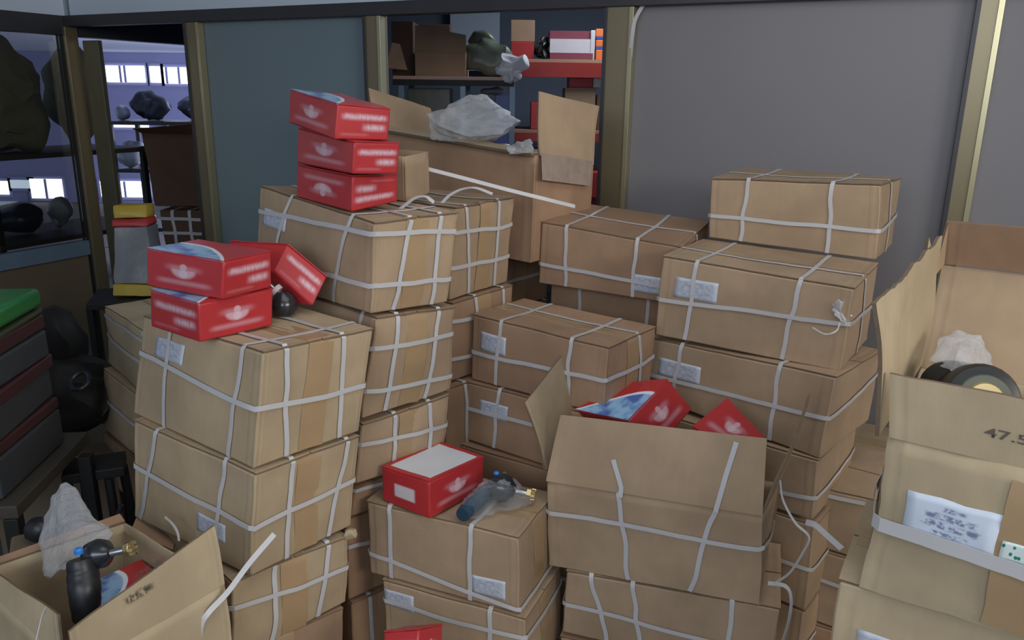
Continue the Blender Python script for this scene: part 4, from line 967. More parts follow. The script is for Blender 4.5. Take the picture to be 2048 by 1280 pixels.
# tall torn left flap
slab('side_flap', 'cardboard_pale', (W(1749, 872, dl+.02), W(1838, 728, db), W(1852, 474, db-.06), W(1718, 608, dl-.04)), .007, (-1, 0, .2), tJ, nu=30, nv=14, bend=-.02, amp=.012, rag=.007, seed=7)
slab('torn_flap_strip', 'cardboard_pale', (W(1836, 640, db-.0), W(1846, 620, db+.01), W(1870, 560, db+.01), W(1856, 474, db-.04)), .006, (0, -1, 0), tJ, nu=5, nv=6, amp=.006, rag=.02, seed=8)
bw = c[5]-c[7]
lo0, lo1 = W(1842, 735, db), W(1842, 735, db)+bw
hi0 = W(1884, 527, db+.02); hi1 = hi0+bw
slab('back_flap', 'cardboard_warm', (lo0, lo1, hi1, hi0), .007, (0, -1, 0), tJ, nu=14, nv=10, amp=.008, bend=-.01, seed=9)
top0 = W(1893, 443, db-.05); top1 = top0+bw
slab('back_flap_fold', 'cardboard_brown', (hi0, hi1, top1, top0), .007, (0, -1, 0), tJ, nu=14, amp=.004, seed=10)
slab('side_flap_fold', 'cardboard_warm', (W(1850, 570, db+.01), W(1884, 527, db+.015), W(1893, 443, db-.05), W(1876, 500, db-.03)), .005, (-1, 0, 0), tJ, nu=4, nv=4, amp=.002, seed=11)
P, N = loop_pts(HJ, 'Z', .455, .40, .40, .006, .008, .01, 5); bm = bmesh.new(); add_ribbon(bm, P, N, .026, .0015); link('wide_strap', bm, 'strap', tJ)
a0, b0_, a1, b1_ = DATA['J']['l']; k = 1/1.6
surf_patch('shipping_label', 'label_big', HJ, tJ, 'F', 1-(1-a0)*k, b1_, 1-(1-a1)*k, b0_, .0025)
P, N = loop_pts(HJ, 'X', 1-(1-.30)*k, 1-(1-.30)*k, None, .0015, .002, 0); bm = bmesh.new(); add_ribbon(bm, P[:14], N[:14], .07, .0006); link('packing_tape', bm, 'tape', tJ)
def on_front(H, px, py): 
    n = H.nrm('F', .5, 0, .5); return on_plane(px, py, H.raw(.5, 0, .5), n)
def face_uw(Hx, px, py):
    p = on_front(Hx, px, py); u = .5; wv = .5
    for _ in range(12):
        lo, hi = Hx.raw(u, 0, 0), Hx.raw(u, 0, 1); wv = (p-lo).dot(hi-lo)/(hi-lo).length_squared
        a_, b_ = Hx.raw(0, 0, wv), Hx.raw(1, 0, wv); u = (p-a_).dot(b_-a_)/(b_-a_).length_squared
    return u, wv
ua, wa = face_uw(HJ, 2000, 1108); ub, wb2 = face_uw(HJ, 2090, 1098)
surf_patch('sprig_tape', 'sprig_tape', HJ, tJ, 'F', ua, wa, ub, wa+.115, .0035)
simple('printed_ink', (.12, .10, .08), .8)
slab_text('printed_number', ffJ, '47.5', [(1968, 871), (2056, 891)], .62, 'printed_ink', tJ)
ck = [Vector(p) for p in DATA['K']['c']]
for i in (0, 1): ck[i] = ck[i+2]+(ck[i]-ck[i+2])*1.15; ck[i+4] = ck[i+6]+(ck[i+4]-ck[i+6])*1.15
tK, HK = carton('K', 'box under the big near open box, white label at the bottom right edge', 'cardboard_pale', 'cartons under the big near right box', 76, corners=ck)
surf_patch('shipping_label', 'label_small', HK, tK, 'F', .93, .40, .74, .66, .002)
DATA['K']['c'] = ck; filler('K', 'cardboard_tan', 'box further down under the big near right box', 'cartons under the big near right box', 77)
# E
tE, HE = open_box('E', 'large open carton with plastic bag inside, in front of the store room opening', 'cardboard_brown', seed=80)
c = HE.c; dn, dl, dr, db = [PJ(c[k])[2] for k in (1, 3, 5, 7)]
slab('side_flap', 'cardboard_warm', (W(1080, 312, dn+.01), W(1187, 330, dr-.02), W(1205, 211, dr-.03), W(1084, 181, dn+.02)), .006, (0, -1, 0), tE, bend=-.015, amp=.006, seed=12)
slab('side_flap', 'cardboard_warm', (c[3], c[7], W(862, 216, db-.02), W(736, 176, dl-.02)), .006, (0, -1, 0), tE, amp=.004, seed=13)
slab('folded_flap', 'cardboard_tan', (c[3]+Vector((-.012, -.012, .006)), c[1]+Vector((-.012, -.012, .006)), c[1]+Vector((.05, .06, .012)), c[3]+Vector((.05, .06, .012))), .010, (0, 0, 1), tE, nu=14, nv=3, amp=.008, rag=.01, seed=14)
slab('packing_tape', ['clear_tape', 'clear_tape'], (W(1085, 360, dn-.002), W(1180, 372, dr-.03), W(1186, 322, dr-.03), W(1084, 306, dn-.002)), .001, (0, -1, 0), tE, nu=8, nv=4, amp=.004, seed=15)
DATA['E']['c'] = [list(p) for p in HE.c]; filler('E', 'cardboard_brown', 'shaded box under the large open carton', 'boxes under the large open carton', 81, (-.14, .16))
b = tag(crumple('plastic_bag', 'plastic_film', [W(*q) for q in ((852, 228, 2.95), (880, 222, 2.9), (905, 226, 3.0), (935, 192, 3.05), (975, 190, 3.1), (1010, 215, 3.1), (1040, 243, 3.0), (1000, 268, 2.9), (940, 276, 2.86), (870, 250, 2.88), (950, 230, 3.2), (900, 275, 3.1), (980, 290, 3.05), (860, 280, 3.0))], None, 2, .016, 4.5, 7, folds=1), 'large translucent plastic bag billowing out of the large open carton', 'bag')
tag(crumple('plastic_bag', 'plastic_film', [W(*q) for q in ((1010, 296, 2.78), (1060, 276, 2.75), (1068, 282, 2.76), (1066, 306, 2.74), (1020, 306, 2.74), (1040, 300, 2.85), (1050, 310, 2.85))], None, 1, .010, 20, 8, folds=1), 'small twist of clear plastic at the right rim of the large open carton', 'bag')
blob('metal_part', 'dark metal part lying among plastic in the large open carton', 'car part', 'olive_plastic', 985, 312, 3.0, .09, .06, .05, 23, .02)
# long strap across
def free_strap(label, pts, width=.011, face=(0, -1, .4), name='loose_strap'):
    o = loose_strap(name, pts, None, width, face); tag(o, label, 'strap', None); return o
free_strap('long white strap stretched across the front of the large open carton', [W(856, 338, 2.50), W(930, 357, 2.52), (W(1010, 378, 2.54)), W(1090, 398, 2.56), W(1150, 413, 2.62)], .012)
free_strap('white strap arched loose over the top of the third stack', [W(884, 406, 2.30), W(900, 390, 2.34), W(925, 378, 2.38), W(952, 376, 2.42), W(985, 388, 2.42)], .011, (-.2, -.6, 1))
free_strap('wide white strap arched over the box behind the three red boxes', [W(770, 436, 2.16), W(800, 418, 2.19), W(828, 397, 2.24), W(850, 393, 2.27), W(868, 405, 2.28)], .012, (-.2, -.6, 1))
# small tray carton behind the red stack
p = W(806, 396, 2.42)
zt3 = HX['B1'].c[5].z
N = on_z(812, 402, zt3+.012); 
t = thing('small_open_box', 'small open cardboard tray behind the three stacked red boxes', 'box', N)
Rr = on_z(858, 385, zt3+.012); h_ = Vector((0, 0, .125)); Lq = N+Vector((-.20, .14, 0)); Bq = Rr+Vector((-.20, .14, 0))
Ht = Hexa([N, N+h_, Lq, Lq+h_, Rr, Rr+h_, Bq, Bq+h_], .002, .003, 3); Ht.mesh('box_body', ['cardboard_warm'], t, 8, 6, 4, open_top=True, th=.003)
slab('flap', 'cardboard_warm', (Lq+h_, Bq+h_, Bq+h_+Vector((.04, -.02, -.004)), Lq+h_+Vector((.04, -.02, -.004))), .003, (0, 0, 1), t, 4, 3, .001)

# ---------------------------------------------------------------- red boxes
def red_box(key, label, slots, group=None, corners=None, seed=0):
    c = DATA[key]['c'] if corners is None else corners
    H = Hexa(c, .0008, .002, seed); HX[key] = H
    for k in (1, 3, 5, 7): H.c[k] = H.c[k]+(H.c[k-1]-H.c[k]).normalized()*.001
    mats = ['red_plain']; sl = {}
    for f, m in slots.items(): mats.append(m); sl[f] = len(mats)-1
    t = thing('red_parts_box', label, 'box', base_of(H), group)
    b_ = H.mesh('box_body', mats, t, 8, 6, 5, slots=sl, wtop=.97)
    # tuck-in lid
    bm = bmesh.new(); uvl = bm.loops.layers.uv.new('UVMap'); n = 6; G = []
    for s in (0, 1):
        G.append([[bm.verts.new(H.raw(i/n, j/n, 1.0 if s else .972)+Vector((0, 0, .0008*math.sin(i*1.3+j)))) for i in range(n+1)] for j in range(n+1)])
    def F(vs, uv=None):
        f = bm.faces.new(vs)
        for lp, q in zip(f.loops, uv or [(0, 0)]*4): lp[uvl].uv = q
        return f
    for j in range(n):
        for i in range(n):
            f = F([G[1][j][i], G[1][j][i+1], G[1][j+1][i+1], G[1][j+1][i]], [(1-i/n, j/n), (1-(i+1)/n, j/n), (1-(i+1)/n, (j+1)/n), (1-i/n, (j+1)/n)]); f.material_index = 1
            F([G[0][j][i], G[0][j][i+1], G[0][j+1][i+1], G[0][j+1][i]])
    for i in range(n):
        for a, b2, cc_, dd in ((G[0][0][i], G[0][0][i+1], G[1][0][i+1], G[1][0][i]), (G[0][n][i], G[0][n][i+1], G[1][n][i+1], G[1][n][i]), (G[0][i][0], G[0][i+1][0], G[1][i+1][0], G[1][i][0]), (G[0][i][n], G[0][i+1][n], G[1][i+1][n], G[1][i][n])): F((a, b2, cc_, dd))
    link('lid', bm, ['red_plain', slots.get('T', 'red_plain')], t)
    return t, H
GT = 'red parts boxes'
red_box('T1', 'red box with white emblem, top of the three stacked behind, jutting out left', {'F': 'red_logo', 'S': 'red_text', 'T': 'red_swoosh'}, GT, seed=1)
red_box('T2', 'red box with white emblem, middle of the three stacked', {'F': 'red_logo', 'S': 'red_text'}, GT, seed=2)
red_box('T3', 'upside down red box at the bottom of the three stacked', {'F': 'red_logo_inverted', 'S': 'red_text_inverted'}, GT, seed=3)
red_box('U1', 'red box with blue swoosh lid, upper of two on the left front stack', {'F': 'red_logo', 'S': 'red_text', 'T': 'red_swoosh'}, GT, seed=4)
red_box('U2', 'red box with emblem on its right, lower of two on the left front stack', {'F': 'red_text', 'S': 'red_logo', 'T': 'red_swoosh'}, GT, seed=5)
red_box('V', 'red box with plain white top and end label beside the bagged part', {'F': 'red_end_label', 'S': 'red_logo', 'T': 'white_top_card'}, GT, seed=6)
# tilted one behind: front end face seen as a slanted quad
d0 = PJ(HX['U1'].c[5])[2]+.10
TL, TR, BR, BL = W(577, 487, d0+.05), W(656, 552, d0+.07), W(627, 612, d0+.05), W(548, 543, d0+.03)
back = (W(462, 480, d0+.13)-W(577, 487, d0+.05))
red_box('X', 'red box tipped on its edge, leaning behind the two on the left front stack', {'S': 'red_text', 'F': 'red_plain', 'T': 'red_plain'}, GT,
        corners=[BL, TL, BL+back, TL+back, BR, TR, BR+back, TR+back], seed=7)
# small one cut by the bottom edge
zI = HI.c[1].z
p = W(838, 1256, 1.82)
a_, b_, u_ = Vector((.045, .10, -.06)), Vector((-.085, .03, -.03)), Vector((.0, -.06, -.09))
red_box('Y', 'red box corner poking up at the bottom edge below the labelled boxes', {'T': 'red_plain', 'S': 'red_logo', 'F': 'red_text'}, GT,
        corners=[p+u_, p, p+b_+u_, p+b_, p+a_+u_, p+a_, p+a_+b_+u_, p+a_+b_], seed=8)
pp = p+Vector((0, .02, 0)); zz = min(v.z for v in HX['Y'].c)
tag(box('flat_box', 'cardboard_brown', (p.x, p.y+.035, (zz-.001)/2), (.26, .13, zz-.001), 0, None, .004), 'low brown box standing in front of the middle front stack', 'box')
# boxes inside G
def gbox(key, label, pts, depth_vec, slots, seed):
    TLg, TRg, BRg, BLg = pts; k = Vector(depth_vec)
    # F face = the face given, seen from the camera; corners N = right side
    return red_box(key, label, slots, GT, corners=[BRg, TRg, BLg, TLg, BRg+k, TRg+k, BLg+k, TLg+k], seed=seed)
dg = (dN_ := PJ(HG.c[1])[2])
# first: top face with blue swoosh sloping to the left, emblem face at right
T0, T1_, T2_, T3_ = W(1150, 818, 2.30), W(1245, 765, 2.42), W(1335, 757, 2.36), W(1255, 840, 2.22)
hv = (W(1385, 818, 2.40)-W(1335, 757, 2.36))
red_box('GA', 'red box with blue swoosh lid on the left in the open box', {'T': 'red_swoosh_mirror', 'S': 'red_logo', 'F': 'red_plain'}, GT,
        corners=[T3_+hv, T3_, T0+hv, T0, T2_+hv, T2_, T1_+hv, T1_], seed=9)
T0, T1_, T2_, T3_ = W(1385, 852, 2.18), W(1455, 795, 2.30), W(1535, 880, 2.22), W(1480, 905, 2.10)
hv = Vector((-.03, .02, -.09))
red_box('GB', 'red box with white edge on the right in the open box', {'T': 'red_logo', 'F': 'red_plain', 'S': 'red_swoosh'}, GT,
        corners=[T3_+hv, T3_, T0+hv, T0, T2_+hv, T2_, T1_+hv, T1_], seed=10)
c = HG.c; zg0 = c[0].z
for i, (uu, vv, yw, lab) in enumerate(((.27, .5, .3, 'red box lying low under the right one in the open box'), (.72, .5, -.2, 'red box lying low under the left one in the open box'))):
    q = HG.raw(uu, vv, 0)+Vector((0, 0, .012)); a = Vector((.095, 0, 0)); b2 = Vector((0, .07, 0)); R = Matrix.Rotation(yw-.35, 3, 'Z'); a = R@a; b2 = R@b2; u2 = Vector((0, 0, .13))
    red_box('GC%d' % i, lab, {'F': 'red_logo', 'S': 'red_text', 'T': 'red_swoosh'}, GT, corners=[q+a-b2, q+a-b2+u2, q-a-b2, q-a-b2+u2, q+a+b2, q+a+b2+u2, q-a+b2, q-a+b2+u2], seed=11+i)

# ---------------------------------------------------------------- black ball-jointed parts
def joint_part(label, body_pts, r, head_c, head_r, stud_a, stud_b, cap_c, cap_r, cap_dir=(0, 0, 1), sleeve=False):
    t = thing('ball_joint', label, 'car part', Vector(body_pts[-1]))
    P = smoothpts(body_pts, 6); n = len(P); rr = [r*(.82+.18*math.sin(i/(n-1)*math.pi))*(1.0 if i % 4 else .96) for i in range(n)]
    tube('arm_sleeve' if sleeve else 'housing', 'navy_sleeve' if sleeve else 'black_rubber', P, rr, t, 20)
    ax = (Vector(stud_a)-Vector(head_c)).normalized(); hl = (Vector(stud_a)-Vector(head_c)).length
    lathe('ball_head', 'black_gloss', Vector(head_c)-ax*head_r, ax, [(0, head_r*.45), (head_r*.35, head_r*.85), (head_r, head_r), (head_r*1.5, head_r*.92), (head_r+hl*.8, head_r*.55), (head_r+hl, head_r*.4)], t, 24)
    sv = Vector(stud_b)-Vector(stud_a); L = sv.length
    lathe('stud', 'steel', stud_a, sv, [(0, L*.16), (L*.7, L*.16), (L*.9, L*.12), (L, L*.12)], t, 16)
    stud = [o for o in t.children if o.name.startswith('stud')][0]
    nut = bmesh.new(); a = Vector(stud_a)+sv*.62; add_lathe(nut, a, sv, [(0, L*.30), (L*.22, L*.32), (L*.24, L*.30)], 6)
    s = sv.normalized(); pa = s.orthogonal().normalized(); pb = s.cross(pa)
    for k in range(6):
        ang = k*math.pi/3; d = pa*math.cos(ang)+pb*math.sin(ang); add_box(nut, a+s*L*.33+d*L*.22, (L*.16, L*.13, L*.2), mat=Matrix((d, s.cross(d), s)).transposed())
    link('castle_nut', nut, 'brass', stud, smooth=False)
    lathe('blue_cap', 'blue_plastic', cap_c, cap_dir, [(0, cap_r), (cap_r*.9, cap_r), (cap_r*1.3, cap_r*.6)], t, 16)
    return t
dq = 1.58
joint_part('black ball joint with blue cap and brass nut in the bottom left open box', [W(160, 1118, dq), W(166, 1150, dq), W(170, 1190, dq-.01), W(172, 1235, dq)], .030,
           W(196, 1108, dq+.03), .030, W(222, 1106, dq+.02), W(268, 1096, dq+.02), W(158, 1106, dq-.01), .0085, sleeve=False)
dv = PJ(HX['V'].c[4])[2]-.02
zF = HF.c[1].z+.01
q0, q1, q2 = on_z(925, 1030, zF+.026), on_z(955, 1000, zF+.028), on_z(985, 975, zF+.034)
tb2 = joint_part('bagged ball joint with navy sleeve lying beside the white topped red box', [q0, q1, q2], .024, on_z(1003, 975, zF+.045), .040, on_z(1030, 982, zF+.036), on_z(1068, 990, zF+.030),
           on_z(993, 950, zF+.080), .008, sleeve=True)
tag(crumple('clear_bag', 'clear_film', [on_z(915, 1032, zF+.006), on_z(950, 1040, zF+.006), on_z(1060, 1012, zF+.006), on_z(1050, 975, zF+.05), on_z(1000, 960, zF+.10), on_z(960, 965, zF+.08), on_z(925, 1000, zF+.06), on_z(1075, 1000, zF+.02), on_z(1010, 945, zF+.01), on_z(940, 985, zF+.01)], None, 2, .009, 18, 9, folds=1),
    'clear plastic bag wrapped round the ball joint beside the white topped red box', 'bag')
# black ball behind the red boxes on A1
zA = HX['A1'].c[5].z
bc = on_z(567, 612, zA+.034)
t = thing('ball_joint', 'black shiny ball joint sitting behind the two red boxes on the left front stack', 'car part', (bc.x, bc.y, zA+.006))
lathe('ball_head', 'black_gloss', bc+Vector((0, 0, -.026)), (0, 0, 1), [(0, .012), (.006, .026), (.018, .035), (.036, .036), (.054, .026), (.064, .014)], t, 24)
lathe('stud', 'steel', bc+Vector((-.008, 0, .030)), (-.75, .1, .7), [(0, .009), (.035, .008), (.04, .005)], t, 14)
lathe('white_collar', 'white_card', bc+Vector((-.012, 0, .036)), (-.75, .1, .7), [(0, .018), (.012, .018), (.014, .014)], t, 18)
# round parts inside J
for i, (px, py, d, r1, lab) in enumerate(((1885, 775, 1.50, .052, 'black rubber bushing on the left inside the big near right box'), (1968, 800, 1.42, .066, 'black bushing with olive gold rim inside the big near right box'))):
    cc_ = W(px, py, d); t = thing('rubber_bushing', lab, 'car part', cc_+Vector((0, 0, -.05)))
    ax = Vector((-.25, -.9, .35)) if i else Vector((-.7, -.5, .2))
    lathe('rubber_body', 'black_rubber', cc_-ax.normalized()*-.0, -ax, [(0, r1*.72), (.004, r1*.9), (.02, r1), (.08, r1), (.10, r1*.8)], t, 28)
    if i: lathe('metal_rim', 'olive_plastic', cc_, ax, [(-.002, r1*.70), (.006, r1*.66), (.007, r1*.5)], t, 28); lathe('inner_ring', 'brass', cc_+ax.normalized()*.007, ax, [(0, r1*.48), (.004, r1*.44)], t, 24)
pb = tag(crumple('parts_bag', 'black_rubber', [HJ.raw(u, v, w_) for u in (.45, .86) for v in (.3, .75) for w_ in (.12, .62)], None, 2, .006, 8, 12), 'black bag of parts filling the big near right box', 'bag')
tag(crumple('plastic_bag', 'plastic_film', [W(*q) for q in ((1860, 722, 1.55), (1878, 684, 1.58), (1915, 662, 1.60), (1962, 670, 1.6), (1980, 700, 1.57), (1990, 735, 1.55), (1925, 745, 1.46), (1905, 748, 1.46), (1915, 700, 1.5), (1940, 720, 1.62), (1990, 735, 1.58))], None, 2, .010, 11, 10, folds=1), 'clear plastic bag standing inside the big near right box', 'bag')

# ---------------------------------------------------------------- Q: bottom left open carton
tQ, HQ = open_box('Q', 'open box at the bottom left with flaps up, holding red boxes and a ball joint', 'cardboard_pale', seed=90)
c = HQ.c; dn, dl, dr, db = [PJ(c[k])[2] for k in (1, 3, 5, 7)]
ffQ = slab('side_flap', 'cardboard_pale', (c[1], c[5], W(427, 1050, dr-.03), W(136, 1263, dn-.03)), .005, (1, -.5, 0), tQ, nu=14, amp=.006, bend=.004, seed=21)
slab('side_flap', 'cardboard_pale', (c[3], c[1]+(c[3]-c[1])*.10, W(117, 1229, dn+.05), W(-40, 1128, dl-.02)), .005, (-.5, -1, 0), tQ, amp=.006, seed=22)
slab('side_flap', 'cardboard_brown', (c[3], c[7], W(240, 1030, db-.01), W(-60, 1135, dl+.03)), .005, (0, -1, 0), tQ, amp=.006, seed=23)
slab('side_flap', 'cardboard_tan', (W(300, 1085, db-.05), W(240, 1045, db+.01), W(228, 1052, db+.02), W(262, 1072, db-.02)), .005, (0, 0, 1), tQ, nu=6, nv=3, amp=.010, rag=.01, seed=24)
slab_patch('ink_marks', ffQ, ((244, 1226), (318, 1180), (306, 1150), (236, 1194)), 'ink_smudge', tQ)
slab_patch('ink_marks', ffQ, ((262, 1172), (336, 1130), (326, 1104), (256, 1146)), 'ink_smudge', tQ)
loose_strap('strap', [W(92, 1218, dn+.03), W(80, 1245, dn+.0), W(68, 1290, dn-.03)], tQ, .010, (-.5, -1, 0))
ctr = (c[0]+c[2]+c[4]+c[6])/4
du = (c[2]-c[0]).normalized(); dvv = (c[4]-c[0]).normalized()
for i, (su, sv, z0, h2, lab, sl) in enumerate(((-.02, .0, .01, .09, 'red box lying at the bottom of the bottom left open box', {}), (.06, .07, .105, .075, 'red box with blue swoosh lid under the blue capped ball joint', {'T': 'red_swoosh'}), (-.10, .02, .105, .07, 'red box with blue lid on the right in the bottom left open box', {'T': 'red_swoosh'}))):
    q = ctr+du*su+dvv*sv+Vector((0, 0, z0)); a = du*.105 if i == 0 else du*.07; b2 = dvv*.08 if i else dvv*.12; u2 = Vector((0, 0, h2))
    slz = {'F': 'red_logo', 'S': 'red_text'}; slz.update(sl)
    red_box('Q%d' % i, lab, slz, GT, corners=[q-a-b2, q-a-b2+u2, q+a-b2, q+a-b2+u2, q-a+b2, q-a+b2+u2, q+a+b2, q+a+b2+u2], seed=20+i)
tag(crumple('plastic_bag', 'plastic_film', [W(*q) for q in ((118, 962, 1.85), (126, 960, 1.85), (150, 990, 1.83), (182, 1030, 1.82), (215, 1052, 1.80), (228, 1066, 1.76), (200, 1100, 1.70), (140, 1110, 1.70), (100, 1165, 1.72), (85, 1130, 1.75), (82, 1058, 1.82), (108, 1012, 1.86), (150, 1080, 1.95), (110, 1100, 1.95), (190, 1080, 1.9))], None, 2, .013, 8, 11, folds=1),
    'tall translucent plastic bag rising out of the bottom left open box', 'bag')
free_strap('white strap end sticking up in front of the left front stack', [W(549, 1068, 1.72), W(500, 1125, 1.70), W(455, 1185, 1.68), W(420, 1222, 1.66), W(403, 1250, 1.66), W(398, 1300, 1.68)], .012, (-.3, -1, .3))
free_strap('thin curled strap tail beside the bottom left open box', [W(330, 1034, 1.95), W(345, 1048, 1.93), W(355, 1065, 1.92), W(358, 1082, 1.92)], .006, (-.3, -1, .3))
tag(slab('cardboard_flap_scrap', 'cardboard_brown', (W(262, 1060, 2.1), W(345, 1100, 2.02), W(350, 1085, 2.06), W(275, 1035, 2.14)), .006, (0, -1, 1), None, amp=.01), 'brown cardboard piece with a strap behind the bottom left open box', 'cardboard')

# ---------------------------------------------------------------- white strap hanging on the partition, gap straps
s_, z_ = s_at(1292, 8)
free_strap('white strap end hanging from the rail beside the bronze post', [wp(s_at(1291, 6)[0], s_at(1291, 6)[1], .012), wp(s_at(1277, 40)[0], s_at(1277, 40)[1], .04), wp(s_at(1272, 75)[0], s_at(1272, 75)[1], .05), wp(s_at(1265, 120)[0], s_at(1265, 120)[1], .03)], .016, (nW.x, nW.y, .3))
free_strap('grey strap sticking out in the gap left of the big near right box', [W(1612, 1044, 1.95), W(1630, 1050, 1.92), W(1655, 1072, 1.88), W(1684, 1098, 1.84)], .014, (0, -1, .5))

# ---------------------------------------------------------------- store room behind the opening
def sbox(name, label, cat, mat, x0, y0, x1, y1, d, depth, group=None, bev=.004, yaw=0):
    o = at_box(name, mat, x0, y0, x1, y1, d, depth, None, yaw, bev)
    if label: tag(o, label, cat, group)
    return o
yS = 4.55
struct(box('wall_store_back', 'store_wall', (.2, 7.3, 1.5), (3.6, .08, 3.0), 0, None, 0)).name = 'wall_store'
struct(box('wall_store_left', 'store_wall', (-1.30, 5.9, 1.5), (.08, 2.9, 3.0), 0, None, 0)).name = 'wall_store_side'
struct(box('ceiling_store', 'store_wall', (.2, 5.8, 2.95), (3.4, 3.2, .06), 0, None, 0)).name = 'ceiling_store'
struct(at_box('trim_16', 'store_pale_wall', 900, 14, 1000, 140, 6.75, .05, None, 0, 0))
def rack2(name, label, x0, x1, d, levels, depth, mat, upx, umat, front=None):
    base = W((x0+x1)/2, 640, d); t = thing(name, label, 'shelf', (base.x, W(x0, 200, d).y+depth/2, 0)); xa, xb = W(x0, 160, d).x, W(x1, 160, d).x; yy = W(x0, 160, d).y
    for py, th in levels:
        z = W((x0+x1)/2, py, d).z; box('shelf_board', mat, ((xa+xb)/2, yy+depth/2, z-.012), (xb-xa, depth, .024), 0, t, .002)
        box('shelf_lip', front or mat, ((xa+xb)/2, yy-.008, z-.02-th/2), (xb-xa, .015, th), 0, t, .001)
    zt_ = W(x0, levels[0][0], d).z-.03
    for ux in upx:
        x = W(ux, 200, d).x
        box('upright', umat, (x, yy+.02, zt_/2), (.035, .035, zt_), 0, t, .002); box('upright', umat, (x, yy+depth-.02, zt_/2), (.035, .035, zt_), 0, t, .002)
    return t, yy, lambda py: W((x0+x1)/2, py, d).z
t1, y1, _ = rack2('shelf_rack', 'pale blue steel shelf with a pinkish board edge in the store room', 786, 1028, 4.95, ((153, .035), (300, .03)), .55, 'shelf_edge', (801, 925, 1024), 'pale_blue_steel', 'black_iron')
t2, y2, _ = rack2('shelf_rack', 'red painted shelf with deep red beams at the right of the store room', 1016, 1330, 5.6, ((120, .10), (262, .06), (400, .06)), .6, 'brown_card', (1022, 1325), 'red_paint', 'red_paint')
zs1 = W(907, 153, 4.95).z; zs2 = W(1188, 120, 5.6).z
def on_shelf(name, label, cat, mat, x0, x1, ytop, d, zb, depth, group=None, bev=.004, parent=None, yaw=0):
    a = W(x0, ytop, d); b = W(x1, ytop, d); o = box(name, mat, ((a.x+b.x)/2, a.y+depth/2, (a.z+zb)/2+.0015), (b.x-a.x, depth, a.z-zb), yaw, parent, bev)
    if label: tag(o, label, cat, group)
    return o
t = thing('cardboard_box', 'brown box with raised front flap on the pinkish store room shelf', 'box', W(880, 152, 5.0))
on_shelf('box_body', None, None, 'brown_card', 829, 932, 101, 5.0, zs1, .30, parent=t)
slab('flap', ['brown_card', 'cardboard_core'], (W(829, 101, 4.99), W(932, 108, 4.99), W(932, 70, 4.95), W(830, 50, 4.95)), .006, (0, -1, 0), t)
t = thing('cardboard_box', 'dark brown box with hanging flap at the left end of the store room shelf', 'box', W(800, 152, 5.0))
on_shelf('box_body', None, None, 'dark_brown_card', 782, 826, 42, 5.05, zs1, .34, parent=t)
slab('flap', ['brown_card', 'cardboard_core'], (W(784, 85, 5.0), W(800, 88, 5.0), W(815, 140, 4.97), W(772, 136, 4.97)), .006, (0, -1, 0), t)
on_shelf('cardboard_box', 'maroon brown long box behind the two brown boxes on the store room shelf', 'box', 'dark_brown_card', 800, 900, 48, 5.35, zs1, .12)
blob('plastic_sack', 'olive green bulging plastic sack on the store room shelf', 'sack', 'olive_plastic', 972, 118, 5.02, .15, .09, .13, 30, .05)
blob('plastic_sack', 'narrow neck end of an olive sack rising behind the brown box', 'sack', 'olive_plastic', 958, 78, 5.15, .09, .06, .07, 31, .03)
blob('plastic_bag', 'white plastic bag hanging over the end of the store room shelf', 'bag', 'white_plastic_bag', 1022, 134, 4.86, .10, .03, .10, 32, .06, freq=9)
blob('plastic_bag', 'grey film bundle under the store room shelf board', 'bag', 'grey_plastic_bag', 985, 182, 5.1, .09, .06, .03, 34, .02)
on_shelf('storage_bin', 'dark green bin under the store room shelf board', 'bin', 'olive_plastic', 815, 900, 176, 5.15, W(907, 300, 4.95).z, .25)
on_shelf('storage_bin', 'blue bin at the right end under the store room shelf', 'bin', 'blue_bin', 990, 1024, 190, 5.15, W(907, 300, 4.95).z, .25)
on_shelf('cardboard_box', 'small red box at the left end of the red shelf', 'box', 'red_card', 1022, 1068, 84, 5.65, zs2, .2)
on_shelf('cardboard_box', 'brown box on the small red box at the left end of the red shelf', 'box', 'brown_card', 1022, 1070, 40, 5.65, W(1060, 84, 5.65).z+.002, .2)
blob('cable_bundle', 'black tangled cable bundle on the red shelf', 'cable', 'black_rubber', 1086, 96, 5.65, .05, .06, .085, 35, .05, freq=14)
t = thing('parts_carton', 'white and maroon striped carton on the red shelf', 'box', W(1144, 118, 5.6))
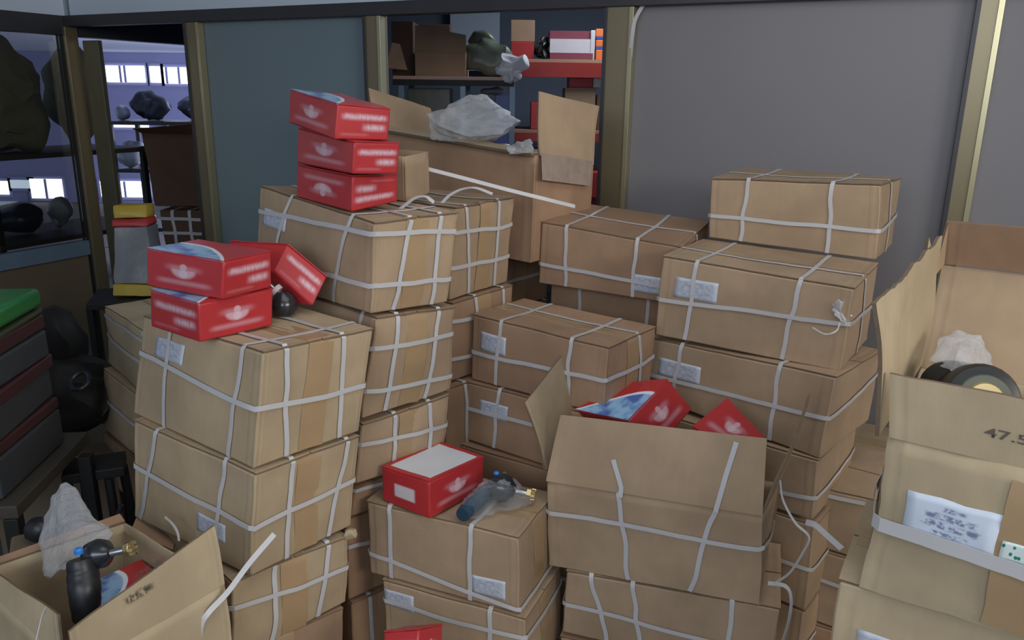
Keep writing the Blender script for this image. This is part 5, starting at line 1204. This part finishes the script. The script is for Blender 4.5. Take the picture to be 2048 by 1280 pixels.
for nm, m, ya, yb in (('lower_band', 'maroon_card', 106, None), ('white_band', 'white_card', 78, 106), ('upper_band', 'maroon_card', 62, 78)):
    zb = zs2 if yb is None else W(1144, yb, 5.62).z; on_shelf(nm, None, None, m, 1100, 1186, ya, 5.62, zb, .3, parent=t, bev=.001)
on_shelf('end_panel', None, None, 'white_card', 1182, 1191, 61, 5.60, zs2, .3, parent=t)
zz = zs2
for i, (m, y0_, lab) in enumerate((('orange_card', 100, 'orange box, lowest of three on the red shelf'), ('orange_card', 80, 'orange and blue box, middle of three on the red shelf'), ('orange_card', 58, 'orange and blue box, topmost of three on the red shelf'))):
    t = thing('small_carton', lab, 'box', W(1205, y0_, 5.6), 'orange boxes on the red shelf')
    ztp = W(1205, y0_, 5.62).z
    on_shelf('box_body', None, None, 'orange_card', 1192, 1240, y0_, 5.62, zz+(.02 if i else 0), .25, parent=t)
    if i: box('blue_base', 'blue_card', (W(1216, 80, 5.62).x, W(1216, 80, 5.62).y+.125, zz+.012), (W(1240, 80, 5.62).x-W(1192, 80, 5.62).x, .25, .018), 0, t, .001)
    zz = ztp+.002
z3 = W(1188, 262, 5.6).z
on_shelf('cardboard_box', 'brown boxes row under the red box with white end', 'box', 'brown_card', 1130, 1192, 176, 5.66, z3, .3)
t = thing('cardboard_box', 'red box with white end on the middle store room shelf', 'box', W(1170, 175, 5.66))
zt4 = W(1160, 176, 5.66).z+.003
on_shelf('box_body', None, None, 'red_card', 1139, 1186, 154, 5.64, zt4, .3, parent=t); on_shelf('end_label', None, None, 'white_card', 1187, 1203, 154, 5.64, zt4, .3, parent=t)
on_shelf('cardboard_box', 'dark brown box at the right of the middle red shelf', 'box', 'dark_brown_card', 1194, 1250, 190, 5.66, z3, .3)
on_shelf('cardboard_box', 'dark red box at the left of the middle red shelf', 'box', 'red_card', 1062, 1098, 205, 5.66, z3, .3)
z4 = W(1188, 400, 5.6).z
on_shelf('cardboard_box', 'brown box on the lower red shelf behind the carton flap', 'box', 'brown_card', 1060, 1120, 300, 5.66, z4, .3)
on_shelf('cardboard_box', 'red box on the lower red shelf by the bronze post', 'box', 'red_card', 1150, 1215, 345, 5.66, z4, .3)
